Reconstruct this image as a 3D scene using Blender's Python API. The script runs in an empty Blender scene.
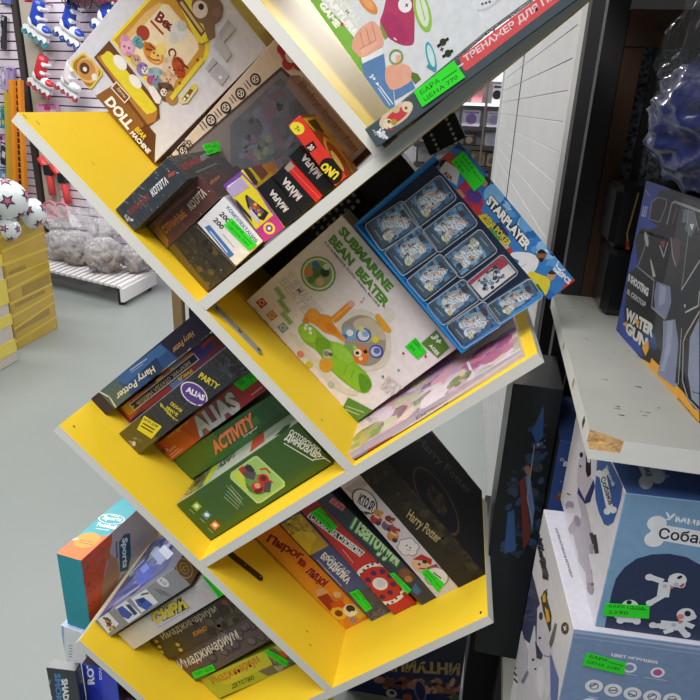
import bpy, bmesh, math, random
from mathutils import Vector, Matrix, Euler, noise
random.seed(7)
SC = bpy.context.scene
COL = SC.collection
# ------------------------------------------------------------------ camera (calibrated on the bookcase)
FPX = 632.81
CAM = Vector((0.38744, -0.90834, 0.30137))
EUL = Euler((1.19979, -0.03921, 0.16917), 'XYZ')
RM = EUL.to_matrix()
cd = bpy.data.cameras.new('camera'); cam = bpy.data.objects.new('camera', cd); COL.objects.link(cam)
cam.location = CAM; cam.rotation_euler = EUL
cd.sensor_width = 36; cd.sensor_height = 36; cd.lens = FPX/700*36; cd.clip_start = 0.02; cd.clip_end = 60
SC.camera = cam
def ray(u, v): return RM @ Vector(((u-350)/FPX, -(v-350)/FPX, -1))
def hit(u, v, P0, n):
    d = ray(u, v); n = Vector(n); t = (Vector(P0)-CAM).dot(n)/d.dot(n)
    return CAM + d*t
def atY(u, v, y): return hit(u, v, (0, y, 0), (0, 1, 0))
def atZ(u, v, z): return hit(u, v, (0, 0, z), (0, 0, 1))
# ------------------------------------------------------------------ bookcase lattice
S, A = 0.37063, 0.37535
ANG, BNG = 0.78861, 0.71583
PD = Vector((math.cos(ANG), 0, -math.sin(ANG)))
QD = Vector((math.cos(BNG), 0, math.sin(BNG)))
NB = Vector((math.sin(ANG), 0, math.cos(ANG)))
N1 = Vector((-math.sin(BNG), 0, math.cos(BNG)))
T = 0.018
def PQ(p, q, y=0): return PD*p + QD*q + Vector((0, y, 0))
# ------------------------------------------------------------------ materials
def lin(h):
    h = h.lstrip('#')
    out = []
    for i in (0, 2, 4):
        c = int(h[i:i+2], 16)/255
        out.append(c/12.92 if c <= 0.04045 else ((c+0.055)/1.055)**2.4)
    return (out[0], out[1], out[2], 1)
MATS = {}
def newmat(name):
    m = bpy.data.materials.new(name); m.use_nodes = True
    nt = m.node_tree; b = nt.nodes['Principled BSDF']
    return m, nt, b
def mat(name, col, rough=0.5, metal=0, var=0.06, scale=40, bump=0, bscale=80, coat=0, trans=0, alpha=1, emit=0, spec=0.5, col2=None, contrast=0):
    if name in MATS: return MATS[name]
    m, nt, b = newmat(name); L = nt.links
    tc = nt.nodes.new('ShaderNodeTexCoord')
    nz = nt.nodes.new('ShaderNodeTexNoise'); nz.inputs['Scale'].default_value = scale; nz.inputs['Detail'].default_value = 5
    L.new(tc.outputs['Object'], nz.inputs['Vector'])
    c = lin(col)
    mx = nt.nodes.new('ShaderNodeMix'); mx.data_type = 'RGBA'
    mx.inputs[6].default_value = tuple(x*(1-var) for x in c[:3])+(1,) if col2 is None else c
    mx.inputs[7].default_value = tuple(min(1, x*(1+var)) for x in c[:3])+(1,) if col2 is None else lin(col2)
    if contrast:
        cr = nt.nodes.new('ShaderNodeMapRange'); cr.inputs[1].default_value = .5-contrast; cr.inputs[2].default_value = .5+contrast; L.new(nz.outputs['Fac'], cr.inputs[0]); L.new(cr.outputs[0], mx.inputs[0])
    else: L.new(nz.outputs['Fac'], mx.inputs[0])
    L.new(mx.outputs[2], b.inputs['Base Color'])
    b.inputs['Roughness'].default_value = rough; b.inputs['Metallic'].default_value = metal
    b.inputs['Coat Weight'].default_value = coat; b.inputs['Coat Roughness'].default_value = 0.08
    b.inputs['Transmission Weight'].default_value = trans; b.inputs['Alpha'].default_value = alpha
    b.inputs['Specular IOR Level'].default_value = spec
    if emit:
        L.new(mx.outputs[2], b.inputs['Emission Color']); b.inputs['Emission Strength'].default_value = emit
    if bump:
        n2 = nt.nodes.new('ShaderNodeTexNoise'); n2.inputs['Scale'].default_value = bscale; n2.inputs['Detail'].default_value = 4
        L.new(tc.outputs['Object'], n2.inputs['Vector'])
        bp = nt.nodes.new('ShaderNodeBump'); bp.inputs['Strength'].default_value = bump; bp.inputs['Distance'].default_value = 0.004
        L.new(n2.outputs['Fac'], bp.inputs['Height']); L.new(bp.outputs['Normal'], b.inputs['Normal'])
    MATS[name] = m
    return m
def inkmat(kind):
    """printed cardboard: the colour of each printed area is stored on the faces as 'ink'"""
    if kind in MATS: return MATS[kind]
    m, nt, b = newmat(kind); L = nt.links
    at = nt.nodes.new('ShaderNodeAttribute'); at.attribute_name = 'ink'
    tc = nt.nodes.new('ShaderNodeTexCoord')
    nz = nt.nodes.new('ShaderNodeTexNoise'); nz.inputs['Scale'].default_value = 90; nz.inputs['Detail'].default_value = 6
    L.new(tc.outputs['Object'], nz.inputs['Vector'])
    mr = nt.nodes.new('ShaderNodeMapRange'); mr.inputs[1].default_value = 0.3; mr.inputs[2].default_value = 0.7
    mr.inputs[3].default_value = 0.93; mr.inputs[4].default_value = 1.05
    L.new(nz.outputs['Fac'], mr.inputs[0])
    mx = nt.nodes.new('ShaderNodeMix'); mx.data_type = 'RGBA'; mx.blend_type = 'MULTIPLY'; mx.inputs[0].default_value = 1
    L.new(at.outputs['Color'], mx.inputs[6]); L.new(mr.outputs[0], mx.inputs[7]); L.new(mx.outputs[2], b.inputs['Base Color'])
    r, coat, bump, sc = {'printed_card': (0.42, 0.12, 0, 1), 'matte_card': (0.65, 0, 0, 1), 'wrapped_card': (0.3, 0.8, 0.9, 34), 'gloss_card': (0.28, 0.4, 0.05, 10)}[kind]
    b.inputs['Roughness'].default_value = r; b.inputs['Coat Weight'].default_value = coat; b.inputs['Coat Roughness'].default_value = 0.12
    b.inputs['Specular IOR Level'].default_value = 0.35
    if bump:
        n2 = nt.nodes.new('ShaderNodeTexNoise'); n2.inputs['Scale'].default_value = sc; n2.inputs['Detail'].default_value = 3; n2.inputs['Distortion'].default_value = 1.5
        mp = nt.nodes.new('ShaderNodeMapping'); mp.inputs['Scale'].default_value = (1, 2.2, 1.4)
        L.new(tc.outputs['Object'], mp.inputs['Vector']); L.new(mp.outputs['Vector'], n2.inputs['Vector'])
        bp = nt.nodes.new('ShaderNodeBump'); bp.inputs['Strength'].default_value = bump; bp.inputs['Distance'].default_value = 0.006
        L.new(n2.outputs['Fac'], bp.inputs['Height']); L.new(bp.outputs['Normal'], b.inputs['Coat Normal'])
    MATS[kind] = m
    return m
# ------------------------------------------------------------------ objects
def link(name, me, parent=None, M=None):
    o = bpy.data.objects.new(name, me); COL.objects.link(o)
    if parent is not None: o.parent = parent
    if M is not None: o.matrix_local = M
    return o
def tag(o, label=None, cat=None, group=None, kind=None):
    if label: o['label'] = label
    if cat: o['category'] = cat
    if group: o['group'] = group
    if kind: o['kind'] = kind
    return o
def empty(name, loc, rot=None):
    o = bpy.data.objects.new(name, None); COL.objects.link(o); o.location = loc; o.empty_display_size = 0.05
    if rot: o.rotation_euler = rot
    return o
class MB:
    """collects coloured or material-indexed polygons into ONE mesh"""
    def __init__(s): s.v = []; s.f = []; s.c = []; s.m = []; s.mats = []; s.sm = []
    def mi(s, m):
        if m not in s.mats: s.mats.append(m)
        return s.mats.index(m)
    def add(s, vs, fs, m=None, col=None, smooth=False):
        o = len(s.v); s.v += [Vector(x) for x in vs]; k = s.mi(m) if m else 0
        for f in fs: s.f.append([o+i for i in f]); s.c.append(col); s.m.append(k); s.sm.append(smooth)
    def bm(s, bm, m=None, col=None, smooth=False, M=None):
        bm.verts.index_update()
        s.add([(M @ v.co) if M else v.co.copy() for v in bm.verts], [[v.index for v in f.verts] for f in bm.faces], m, col, smooth); bm.free()
    def box(s, c, d, m=None, col=None, R=None, bev=0, seg=1):
        b = bmesh.new(); bmesh.ops.create_cube(b, size=1)
        for v in b.verts: v.co = Vector((v.co.x*d[0], v.co.y*d[1], v.co.z*d[2]))
        if bev: bmesh.ops.bevel(b, geom=b.edges[:], offset=bev, segments=seg, affect='EDGES', profile=0.6)
        M = Matrix.Translation(c) @ (R.to_4x4() if R else Matrix())
        s.bm(b, m, col, False, M)
    def cyl(s, a, b_, r, m=None, col=None, n=16, r2=None, smooth=True):
        a = Vector(a); b_ = Vector(b_); d = (b_-a).normalized(); r2 = r if r2 is None else r2
        x = d.orthogonal().normalized(); y = d.cross(x)
        vs = [a+(x*math.cos(2*math.pi*i/n)+y*math.sin(2*math.pi*i/n))*r for i in range(n)] + [b_+(x*math.cos(2*math.pi*i/n)+y*math.sin(2*math.pi*i/n))*r2 for i in range(n)]
        s.add(vs, [[i, (i+1) % n, n+(i+1) % n, n+i] for i in range(n)], m, col, smooth)
        s.add(vs[:n], [list(range(n))[::-1]], m, col); s.add(vs[n:], [list(range(n))], m, col)
    def tube(s, pts, r, m=None, col=None, n=8, closed=False):
        pts = [Vector(p) for p in pts]; N = len(pts); vs = []; up = None
        rs = r if isinstance(r, (list, tuple)) else [r]*N
        for i, p in enumerate(pts):
            d = (pts[(i+1) % N] if (closed or i < N-1) else p) - (pts[i-1] if (closed or i > 0) else p)
            d.normalize()
            x = d.orthogonal().normalized() if up is None else (up - d*up.dot(d)).normalized()
            up = x; y = d.cross(x)
            vs += [p+(x*math.cos(2*math.pi*k/n)+y*math.sin(2*math.pi*k/n))*rs[i] for k in range(n)]
        fs = []
        for i in range(N if closed else N-1):
            j = (i+1) % N
            for k in range(n): fs.append([i*n+k, i*n+(k+1) % n, j*n+(k+1) % n, j*n+k])
        if not closed: fs += [list(range(n))[::-1], [(N-1)*n+k for k in range(n)]]
        s.add(vs, fs, m, col, True)
    def sph(s, c, r, m=None, col=None, u=16, v=10, R=None, fn=None):
        b = bmesh.new(); bmesh.ops.create_uvsphere(b, u_segments=u, v_segments=v, radius=1)
        for q in b.verts:
            p = q.co.copy()
            if fn: p = p*fn(p)
            q.co = Vector((p.x*r[0], p.y*r[1], p.z*r[2])) if isinstance(r, (tuple, list)) else p*r
        s.bm(b, m, col, True, Matrix.Translation(c) @ (R.to_4x4() if R else Matrix()))
    def build(s, name, parent=None, M=None, fix=False):
        me = bpy.data.meshes.new(name); me.from_pydata([tuple(v) for v in s.v], [], s.f)
        for m in s.mats: me.materials.append(m)
        me.polygons.foreach_set('material_index', s.m); me.polygons.foreach_set('use_smooth', s.sm)
        if any(c is not None for c in s.c):
            at = me.color_attributes.new('ink', 'FLOAT_COLOR', 'CORNER'); buf = []
            for f, c in zip(s.f, s.c): buf += list(c or (0.5, 0.5, 0.5, 1))*len(f)
            at.data.foreach_set('color', buf)
        me.update()
        return link(name, me, parent, M)
# ------------------------------------------------------------------ lettering
TXT = {}
def glyphs(body, bold=0, shear=0):
    k = (body, bold, shear)
    if k in TXT: return TXT[k]
    cu = bpy.data.curves.new('t', 'FONT'); cu.body = body; cu.resolution_u = 2; cu.offset = bold; cu.shear = shear
    cu.fill_mode = 'FRONT' if hasattr(cu, 'fill_mode') else cu.fill_mode
    o = bpy.data.objects.new('t', cu); COL.objects.link(o)
    dg = bpy.context.evaluated_depsgraph_get(); me = bpy.data.meshes.new_from_object(o.evaluated_get(dg))
    vs = [v.co.copy() for v in me.vertices]; fs = [list(p.vertices) for p in me.polygons]
    bpy.data.objects.remove(o); bpy.data.curves.remove(cu); bpy.data.meshes.remove(me)
    if vs:
        x0 = min(v.x for v in vs); x1 = max(v.x for v in vs); y0 = min(v.y for v in vs); y1 = max(v.y for v in vs)
        vs = [((v.x-x0)/max(1e-6, x1-x0), (v.y-y0)/max(1e-6, y1-y0)) for v in vs]
    TXT[k] = (vs, fs)
    return TXT[k]
def clip(poly, w, h):
    """clip a 2-D polygon to the rectangle |x|<=w/2, |y|<=h/2"""
    for ax, lim, sg in ((0, w/2, 1), (0, -w/2, -1), (1, h/2, 1), (1, -h/2, -1)):
        out = []
        for i in range(len(poly)):
            a = poly[i-1]; b = poly[i]; ia = sg*(a[ax]-lim) <= 0; ib = sg*(b[ax]-lim) <= 0
            if ia != ib:
                t = (lim-a[ax])/(b[ax]-a[ax]); out.append((a[0]+(b[0]-a[0])*t, a[1]+(b[1]-a[1])*t))
            if ib: out.append(b)
        poly = out
        if len(poly) < 3: return []
    return poly
class Art:
    """flat print on one face of a box; positions may be traced from the photo through the calibrated camera"""
    STEP = 1.6e-5
    def __init__(s, mb, F, w, h, MW, clipit=True, step=None):
        s.mb = mb; s.F = F; s.w = w; s.h = h; s.MW = MW @ F; s.inv = s.MW.inverted(); s.n = 0; s.kk = (0, 0, 1); s.cl = clipit
        s.P0 = s.MW.translation.copy(); s.N = s.MW.to_3x3() @ Vector((0, 0, 1)); s.step = step or s.STEP; s.pl = False; s.pic = False
    def k(s, x0, y0, sc): s.kk = (x0, y0, sc); s.pl = False; return s
    def uv(s): s.pl = True; return s            # plain face coordinates: 0..1 from the lower left corner
    def m(s, q):
        if s.pl: return ((q[0]-0.5)*s.w, (q[1]-0.5)*s.h)
        x0, y0, sc = s.kk
        P = s.inv @ hit(x0+q[0]/sc, y0+q[1]/sc, s.P0, s.N)
        return (P.x, P.y)
    def _put(s, polys, col):
        s.n += 1; z = 0.00008 + s.n*s.step; c = lin(col)
        for poly in polys:
            if s.cl: poly = clip(poly, s.w, s.h)
            if len(poly) < 3: continue
            ar = sum(poly[i-1][0]*poly[i][1]-poly[i][0]*poly[i-1][1] for i in range(len(poly)))
            if ar < 0: poly = poly[::-1]
            s.mb.add([s.F @ Vector((x, y, z)) for x, y in poly], [list(range(len(poly)))], None, c)
    def poly(s, pts, col): s._put([[s.m(p) for p in pts]], col); return s
    def spl(s, pts, col, n=5):
        """closed smooth outline through the points"""
        N = len(pts); out = []
        for i in range(N):
            p0, p1, p2, p3 = pts[i-1], pts[i], pts[(i+1) % N], pts[(i+2) % N]
            for k in range(n):
                t = k/n; t2 = t*t; t3 = t2*t
                out.append(tuple(.5*(2*p1[j]+(p2[j]-p0[j])*t+(2*p0[j]-5*p1[j]+4*p2[j]-p3[j])*t2+(3*p1[j]-p0[j]-3*p2[j]+p3[j])*t3) for j in (0, 1)))
        return s.poly(out, col)
    def rect(s, x0, y0, x1, y1, col): return s.poly([(x0, y0), (x1, y0), (x1, y1), (x0, y1)], col)
    def disc(s, c, r, col, n=20, asp=1.0, rot=0):
        """ellipse given by centre and radius in the picture scale, round on the face"""
        if s.pic: return s.ell(c, (c[0]+r, c[1]), (c[0], c[1]-r*asp), col, n)
        a = s.m(c); b = s.m((c[0]+r, c[1])); d = s.m((c[0], c[1]-r))
        R = 0.5*(math.hypot(b[0]-a[0], b[1]-a[1])+math.hypot(d[0]-a[0], d[1]-a[1]))
        ca, sa = math.cos(math.radians(rot)), math.sin(math.radians(rot))
        s._put([[(a[0]+R*math.cos(t)*ca-R*asp*math.sin(t)*sa, a[1]+R*math.cos(t)*sa+R*asp*math.sin(t)*ca) for t in (2*math.pi*i/n for i in range(n))]], col); return s
    def ell(s, c, a, b, col, n=20):
        """ellipse from the picture positions of its centre and of the ends of two half axes"""
        o = s.m(c); pa = s.m(a); pb = s.m(b)
        ax = (pa[0]-o[0], pa[1]-o[1]); bx = (pb[0]-o[0], pb[1]-o[1])
        s._put([[(o[0]+ax[0]*math.cos(t)+bx[0]*math.sin(t), o[1]+ax[1]*math.cos(t)+bx[1]*math.sin(t)) for t in (2*math.pi*i/n for i in range(n))]], col); return s
    def line(s, pts, w, col):
        """stroke, width in picture units"""
        if s.pic:
            out = []
            for a, b in zip(pts, pts[1:]):
                d = Vector((b[0]-a[0], b[1]-a[1])); l = d.length or 1; nx, ny = -d.y/l*w/2, d.x/l*w/2
                out.append([s.m((a[0]+nx, a[1]+ny)), s.m((b[0]+nx, b[1]+ny)), s.m((b[0]-nx, b[1]-ny)), s.m((a[0]-nx, a[1]-ny))])
            s._put(out, col); return s
        P = [s.m(p) for p in pts]; q = pts[0]; e = s.m((q[0]+w, q[1])); g = s.m((q[0], q[1]+w)); o = P[0]
        W = 0.5*(math.hypot(e[0]-o[0], e[1]-o[1])+math.hypot(g[0]-o[0], g[1]-o[1]))/2
        out = []
        for a, b in zip(P, P[1:]):
            d = (b[0]-a[0], b[1]-a[1]); l = math.hypot(*d) or 1; nx, ny = -d[1]/l*W, d[0]/l*W; ex, ey = d[0]/l*W*0.5, d[1]/l*W*0.5
            out.append([(a[0]+nx-ex, a[1]+ny-ey), (b[0]+nx+ex, b[1]+ny+ey), (b[0]-nx+ex, b[1]-ny+ey), (a[0]-nx-ex, a[1]-ny-ey)])
        s._put(out, col); return s
    def ring(s, c, r, w, col, n=24, asp=1.0, rot=0):
        a = s.m(c); b = s.m((c[0]+r, c[1])); d = s.m((c[0], c[1]-r))
        R = 0.5*(math.hypot(b[0]-a[0], b[1]-a[1])+math.hypot(d[0]-a[0], d[1]-a[1])); r2 = R*(1-w/r)
        ca, sa = math.cos(math.radians(rot)), math.sin(math.radians(rot))
        pt = lambda R_, t: (a[0]+R_*math.cos(t)*ca-R_*asp*math.sin(t)*sa, a[1]+R_*math.cos(t)*sa+R_*asp*math.sin(t)*ca)
        s._put([[pt(R, 2*math.pi*i/n), pt(R, 2*math.pi*(i+1)/n), pt(r2, 2*math.pi*(i+1)/n), pt(r2, 2*math.pi*i/n)] for i in range(n)], col); return s
    def text(s, body, BL, BR, TL, col, bold=0.0, shear=0, out=None, ow=0.05):
        """lettering whose bounding box has these lower-left, lower-right, upper-left corners"""
        o = s.m(BL); r = s.m(BR); t = s.m(TL)
        ax = (r[0]-o[0], r[1]-o[1]); bx = (t[0]-o[0], t[1]-o[1])
        def put(bd, c, g=0):
            vs, fs = glyphs(body, bd, shear)
            al = math.hypot(*ax) or 1; bl = math.hypot(*bx) or 1
            fx = 1+2*g*bl/al; fy = 1+2*g
            P = [(o[0]+ax[0]*((x-.5)*fx+.5)+bx[0]*((y-.5)*fy+.5), o[1]+ax[1]*((x-.5)*fx+.5)+bx[1]*((y-.5)*fy+.5)) for x, y in vs]
            s._put([[P[i] for i in f] for f in fs], c)
        if out: put(bold+ow, out, ow*0.75)
        put(bold, col); return s
    def specks(s, pts, cols, n, r0, r1, seed=1):
        """mottled print inside the quad/polygon pts (picture units)"""
        rn = random.Random(seed); xs = [p[0] for p in pts]; ys = [p[1] for p in pts]; k = 0; tries = 0
        def inside(x, y):
            c = False
            for i in range(len(pts)):
                (x1, y1), (x2, y2) = pts[i-1], pts[i]
                if (y1 > y) != (y2 > y) and x < (x2-x1)*(y-y1)/(y2-y1)+x1: c = not c
            return c
        sv = s.n
        while k < n and tries < n*20:
            tries += 1; x = rn.uniform(min(xs), max(xs)); y = rn.uniform(min(ys), max(ys))
            if not inside(x, y): continue
            s.n = sv + k % 12
            s.disc((x, y), rn.uniform(r0, r1), rn.choice(cols), n=7, asp=rn.uniform(.35, 1), rot=rn.uniform(0, 180)); k += 1
        s.n = sv + 13; return s
class Bx:
    """a cardboard box: front face fitted to three corners, real depth behind it"""
    def __init__(s, name, label, cat, BL, BR, TR=None, y=0.0, depth=0.1, col='#888888', sides=None, W=None, H=None, group=None, TL=None, plane=None, kind='printed_card', bev=0.0009, parent=None, gap=0.0004, anchorW='R'):
        P0, n = plane if plane else (Vector((0, y, 0)), Vector((0, -1, 0)))
        P0 = Vector(P0); n = Vector(n).normalized()
        g = lambda q: hit(q[0], q[1], P0, n) if len(q) == 2 else Vector(q)
        a, b = g(BL), g(BR)
        u = b-a; w = u.length
        if TR is not None: v = g(TR)-b
        else: v = g(TL)-a
        if w >= v.length:
            u.normalize(); v = v-u*v.dot(u); h = v.length; v.normalize()
        else:
            h = v.length; v.normalize(); u = u-v*u.dot(v); w = u.length; u.normalize()
        W_ = W or w; H_ = H or h
        br = b if anchorW == 'R' else a + u*W_
        if TR is None and anchorW != 'R': br = a+u*W_
        W_ -= gap*2; br = br-u*gap
        z = u.cross(v)
        c = br - u*(W_/2) + v*(H_/2)
        s.M = Matrix((( u.x, v.x, z.x, c.x), (u.y, v.y, z.y, c.y), (u.z, v.z, z.z, c.z), (0, 0, 0, 1)))
        s.W, s.H, s.D = W_, H_, depth; s.name = name; s.mb = MB(); s.kind = kind; s.mb.mi(inkmat(kind)); s.label = label; s.cat = cat; s.group = group
        sides = sides or {}
        bm = bmesh.new(); bmesh.ops.create_cube(bm, size=1)
        for q in bm.verts: q.co = Vector((q.co.x*W_, q.co.y*H_, (q.co.z-0.5)*depth))
        if bev: bmesh.ops.bevel(bm, geom=bm.edges[:], offset=bev, segments=1, affect='EDGES')
        bm.normal_update(); bm.verts.index_update()
        vs = [q.co.copy() for q in bm.verts]
        for f in bm.faces:
            nn = f.normal; k = max(range(3), key=lambda i: abs(nn[i]) + (0.01 if i == 2 else 0))
            key = [('left', 'right'), ('bottom', 'top'), ('back', 'front')][k][1 if nn[k] > 0 else 0]
            cc = col if key == 'front' else sides.get(key, sides.get('all', col))
            s.mb.add([vs[q.index] for q in f.verts], [list(range(len(f.verts)))], None, lin(cc))
        bm.free()
        s.arts = []; s.kids = []
    def face(s, key='front', step=None):
        w, h, d = s.W, s.H, s.D
        c, x, y, fw, fh = {'front': ((0, 0, 0), (1, 0, 0), (0, 1, 0), w, h), 'left': ((-w/2, 0, -d/2), (0, 0, 1), (0, 1, 0), d, h), 'right': ((w/2, 0, -d/2), (0, 0, -1), (0, 1, 0), d, h),
                           'top': ((0, h/2, -d/2), (1, 0, 0), (0, 0, -1), w, d), 'bottom': ((0, -h/2, -d/2), (1, 0, 0), (0, 0, 1), w, d)}[key]
        x = Vector(x); y = Vector(y); z = x.cross(y)
        F = Matrix(((x.x, y.x, z.x, c[0]), (x.y, y.y, z.y, c[1]), (x.z, y.z, z.z, c[2]), (0, 0, 0, 1)))
        return Art(s.mb, F, fw, fh, s.M, step=step)
    def sticker(s, art, quad, lines=('БАРА', 'ЦЕНА 790'), col='#2fe02a'):
        """green price sticker, quad = lower-left, lower-right, upper-right, upper-left in the art's picture units"""
        mb = MB(); mb.mi(inkmat('matte_card'))
        P = [art.m(q) for q in quad]; z = 0.0017; ar = sum(P[i-1][0]*P[i][1]-P[i][0]*P[i-1][1] for i in range(4))
        if ar < 0: P = P[::-1]
        mb.add([art.F @ Vector((x, y, z)) for x, y in P]+[art.F @ Vector((x, y, z-.0004)) for x, y in P], [[0, 1, 2, 3], [7, 6, 5, 4]]+[[i, i+4, (i+1) % 4+4, (i+1) % 4] for i in range(4)], None, lin(col))
        a2 = Art(mb, art.F @ Matrix.Translation((0, 0, z)), art.w, art.h, s.M, clipit=False); a2.kk = art.kk; a2.pl = art.pl
        q0, q1, q3 = Vector(quad[0]), Vector(quad[1]), Vector(quad[3]); ex = q1-q0; ey = q3-q0
        pt = lambda x, y: tuple(q0+ex*x+ey*y)
        n = len(lines)
        for i, t in enumerate(lines):
            yb = 1-(i+0.82)/n*0.9-0.04; ht = 0.52/n
            a2.text(t, pt(.1, yb), pt(.1+min(.78, .11*len(t)), yb), pt(.1, yb+ht), '#1b5f1b')
            if i == 0: a2.line([pt(.58, yb+.02), pt(.92, yb+.02)], ex.length*0.02, '#1f7a1f')
        s.kids.append(('price_tag', mb)); return s
    def done(s):
        o = s.mb.build(s.name, None, s.M)
        tag(o, s.label, s.cat, s.group)
        for nm, mb in s.kids:
            k = mb.build(nm, o)
            if nm == 'price_tag': k['label'] = 'bright green price sticker'
        s.obj = o
        return o
# ------------------------------------------------------------------ the slanted bookcase
Y_LAM = mat('yellow_laminate', '#f4d034', 0.45, var=0.03, scale=6, spec=0.15)
W_EDGE = mat('white_edge_band', '#dddcd4', 0.5, var=0.03, scale=30)
STEEL = mat('brushed_steel', '#a9a9a4', 0.4, metal=0.35, var=0.12, scale=60)
STEEL_D = mat('browned_steel', '#5a4426', 0.45, metal=0.6, var=0.15, scale=60)
DARK = mat('screw_black', '#1c1a17', 0.5, metal=0.5)
PENCIL = mat('pencil_mark', '#8a7030', 0.8)
DEPTH = 0.37
case = empty('bookcase', PQ(3*S, -2*A, 0.18) + Vector((0, 0, -0.01)))
tag(case, 'slanted zigzag bookcase of yellow boards with white front edges', 'bookcase')
CM = Matrix.Translation(-Vector(case.location))
def board(pts, marks=(), DEPTH=DEPTH):
    """pts: four corners of the front outline (x,z), counterclockwise"""
    mb = MB(); n = 4
    f = [Vector((p[0], 0, p[2])) for p in pts]; bk = [p+Vector((0, DEPTH, 0)) for p in f]
    mb.add(f+bk, [[0, 1, 2, 3]], W_EDGE)
    mb.add(f+bk, [[7, 6, 5, 4]], W_EDGE)
    for i in range(4):
        j = (i+1) % 4
        L = (f[i]-f[j]).length
        mb.add([f[j], f[i], bk[i], bk[j]], [[0, 1, 2, 3]], Y_LAM if L > 0.05 else W_EDGE)
    for c, u, v, w, h, m in marks:
        mb.add([c-u*w-v*h, c+u*w-v*h, c+u*w+v*h, c-u*w+v*h], [[0, 1, 2, 3]], m)
    o = mb.build('shelf_board', case, CM)
    return o
def backslash(p0, p1, q, marks=(), DEPTH=DEPTH):
    a, b = PQ(p0, q), PQ(p1, q); return board([a-NB*T, b-NB*T, b, a], marks, DEPTH)
def slash(q0, q1, p, marks=()):
    a, b = PQ(p, q0), PQ(p, q1); return board([a-N1*T, b-N1*T, b, a], marks)
def mk(u, v, q=None, p=None, w=.0025, h=.0012, m=None):
    if q is not None: P = hit(u, v, QD*q, NB)+NB*.0002; return (P, PD, Vector((0, 1, 0)), w, h, m or PENCIL)
    P = hit(u, v, PD*p, N1)+N1*.0002; return (P, QD, Vector((0, 1, 0)), w, h, m or PENCIL)
backslash(-.756, -.0005, A, DEPTH=.70)
backslash(-.381, S-.0005, 0, [mk(25, 116.5, q=0, w=.004), mk(38, 123, q=0, w=.004, h=.0008), mk(93, 163, q=0, w=.004, h=.0006), mk(322, 420, q=0)])
backslash(.012, 2*S-.0005, -A, [mk(74, 426.5, q=-A, w=.0028, h=.002), mk(307, 631.5, q=-A, w=.003), mk(310.3, 645, q=-A, w=.003)])
backslash(.381, 3*S-.0005, -2*A)
slash(.0005, .72, 0)
slash(-A+.0005, .353, S)
slash(-2*A+.0005, -.012, 2*S, [mk(480.8, 612.5, p=2*S, w=.002, h=.003, m=DARK)])
slash(A+.0005, A+.36, -S)
def bracket(a, b, q, m, wid=0.0075, label=None):
    """flat joining bar screwed on the upper side of a slanted board, from pixel a to pixel b"""
    A0 = hit(a[0], a[1], QD*q, NB); B0 = hit(b[0], b[1], QD*q, NB)
    d = (B0-A0); L = d.length; d.normalize(); s = NB.cross(d)
    mb = MB(); pts = []
    for i in range(9): t = math.pi*(i/8-.5); pts.append(B0+d*(math.cos(t)*wid-wid)+s*math.sin(t)*wid)
    for i in range(9): t = math.pi*(i/8+.5); pts.append(A0+d*(math.cos(t)*wid)+s*math.sin(t)*wid)
    n = len(pts); mb.add([p+NB*.0004 for p in pts]+[p+NB*.0030 for p in pts], [list(range(n))[::-1], list(range(n, 2*n))]+[[i, (i+1) % n, n+(i+1) % n, n+i] for i in range(n)], m)
    o = mb.build('joining_bracket', case, CM)
    if label: o['label'] = label
    for t in (0.10, 0.55, 0.93):
        c = A0.lerp(B0, t)
        k = MB(); k.cyl(c+NB*.0026, c+NB*.0037, .0034, DARK, n=12); k.cyl(c+NB*.0037, c+NB*.0041, .0018, STEEL, n=8)
        k.build('screw', o)
bracket((211, 304), (261, 354), 0, STEEL, label='grey steel joining bar')
bracket((222, 548), (262, 580), -A, STEEL_D, wid=.0068, label='browned steel joining bar')
bracket((276, 657), (300, 676), -2*A, STEEL_D, wid=.006, label='browned steel joining bar')
# ------------------------------------------------------------------ upper left compartment
# doll machine box
b = Bx('toy_box', 'large white box picturing a yellow claw machine full of plush animals', 'toy box', (63, 66), (154, 164), (267.4, 48), y=.247, depth=.11, col='#d3d2da', sides={'right': '#5c3a20', 'all': '#cfcfd2'})
f = b.face()
f.k(60, 0, 5)
f.poly([(160, 490), (270, 422), (475, 668), (475, 830), (60, 360+130)], '#8a5a24')
f.poly([(160, 490), (270, 422), (480, 672), (470, 826)], '#8d5c28')
f.poly([(400, 770), (345, 690), (430, 620), (480, 672), (470, 826)], '#5f3419')
# yellow machine body
f.poly([(255, 195), (428, 5), (480, -55), (560, -60), (735, 170), (750, 230), (740, 290), (595, 470), (545, 480), (480, 470), (300, 260)], '#e8d437')
f.poly([(270, 200), (435, 20), (490, -35), (550, -35), (715, 180), (728, 240), (715, 290), (590, 445), (545, 455), (490, 445), (310, 250)], '#c6912c')
f.poly([(300, 210), (455, 45), (500, 15), (545, 25), (690, 205), (695, 245), (560, 430), (500, 425), (315, 245)], '#e9d6b4')
f.poly([(428, 60), (500, 10), (515, 20), (400, 150), (330, 215), (300, 210)], '#dcb672')
f.text('Bea', (470, 100), (560, 168), (500, 52), '#7a2418', .04, out='#f5ead8')
f.line([(455, 105), (515, 170)], 12, '#a8442c')
f.disc((592, 160), 46, '#d8d5d2', asp=.85); f.disc((570, 190), 28, '#cfc9c6'); f.disc((610, 130), 26, '#c4c1c0')
f.disc((415, 165), 36, '#a13c22'); f.spl([(297, 215), (310, 175), (330, 190), (355, 195), (378, 230), (368, 268), (335, 282), (305, 260)], '#d79cb4'); f.disc((335, 238), 34, '#dfaac0'); f.disc((330, 190), 17, '#c88aa6'); f.disc((322, 232), 6, '#7c4a70'); f.disc((345, 240), 6, '#7c4a70')
f.disc((388, 208), 28, '#6fa3a6'); f.disc((400, 225), 18, '#5c8f96')
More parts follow.
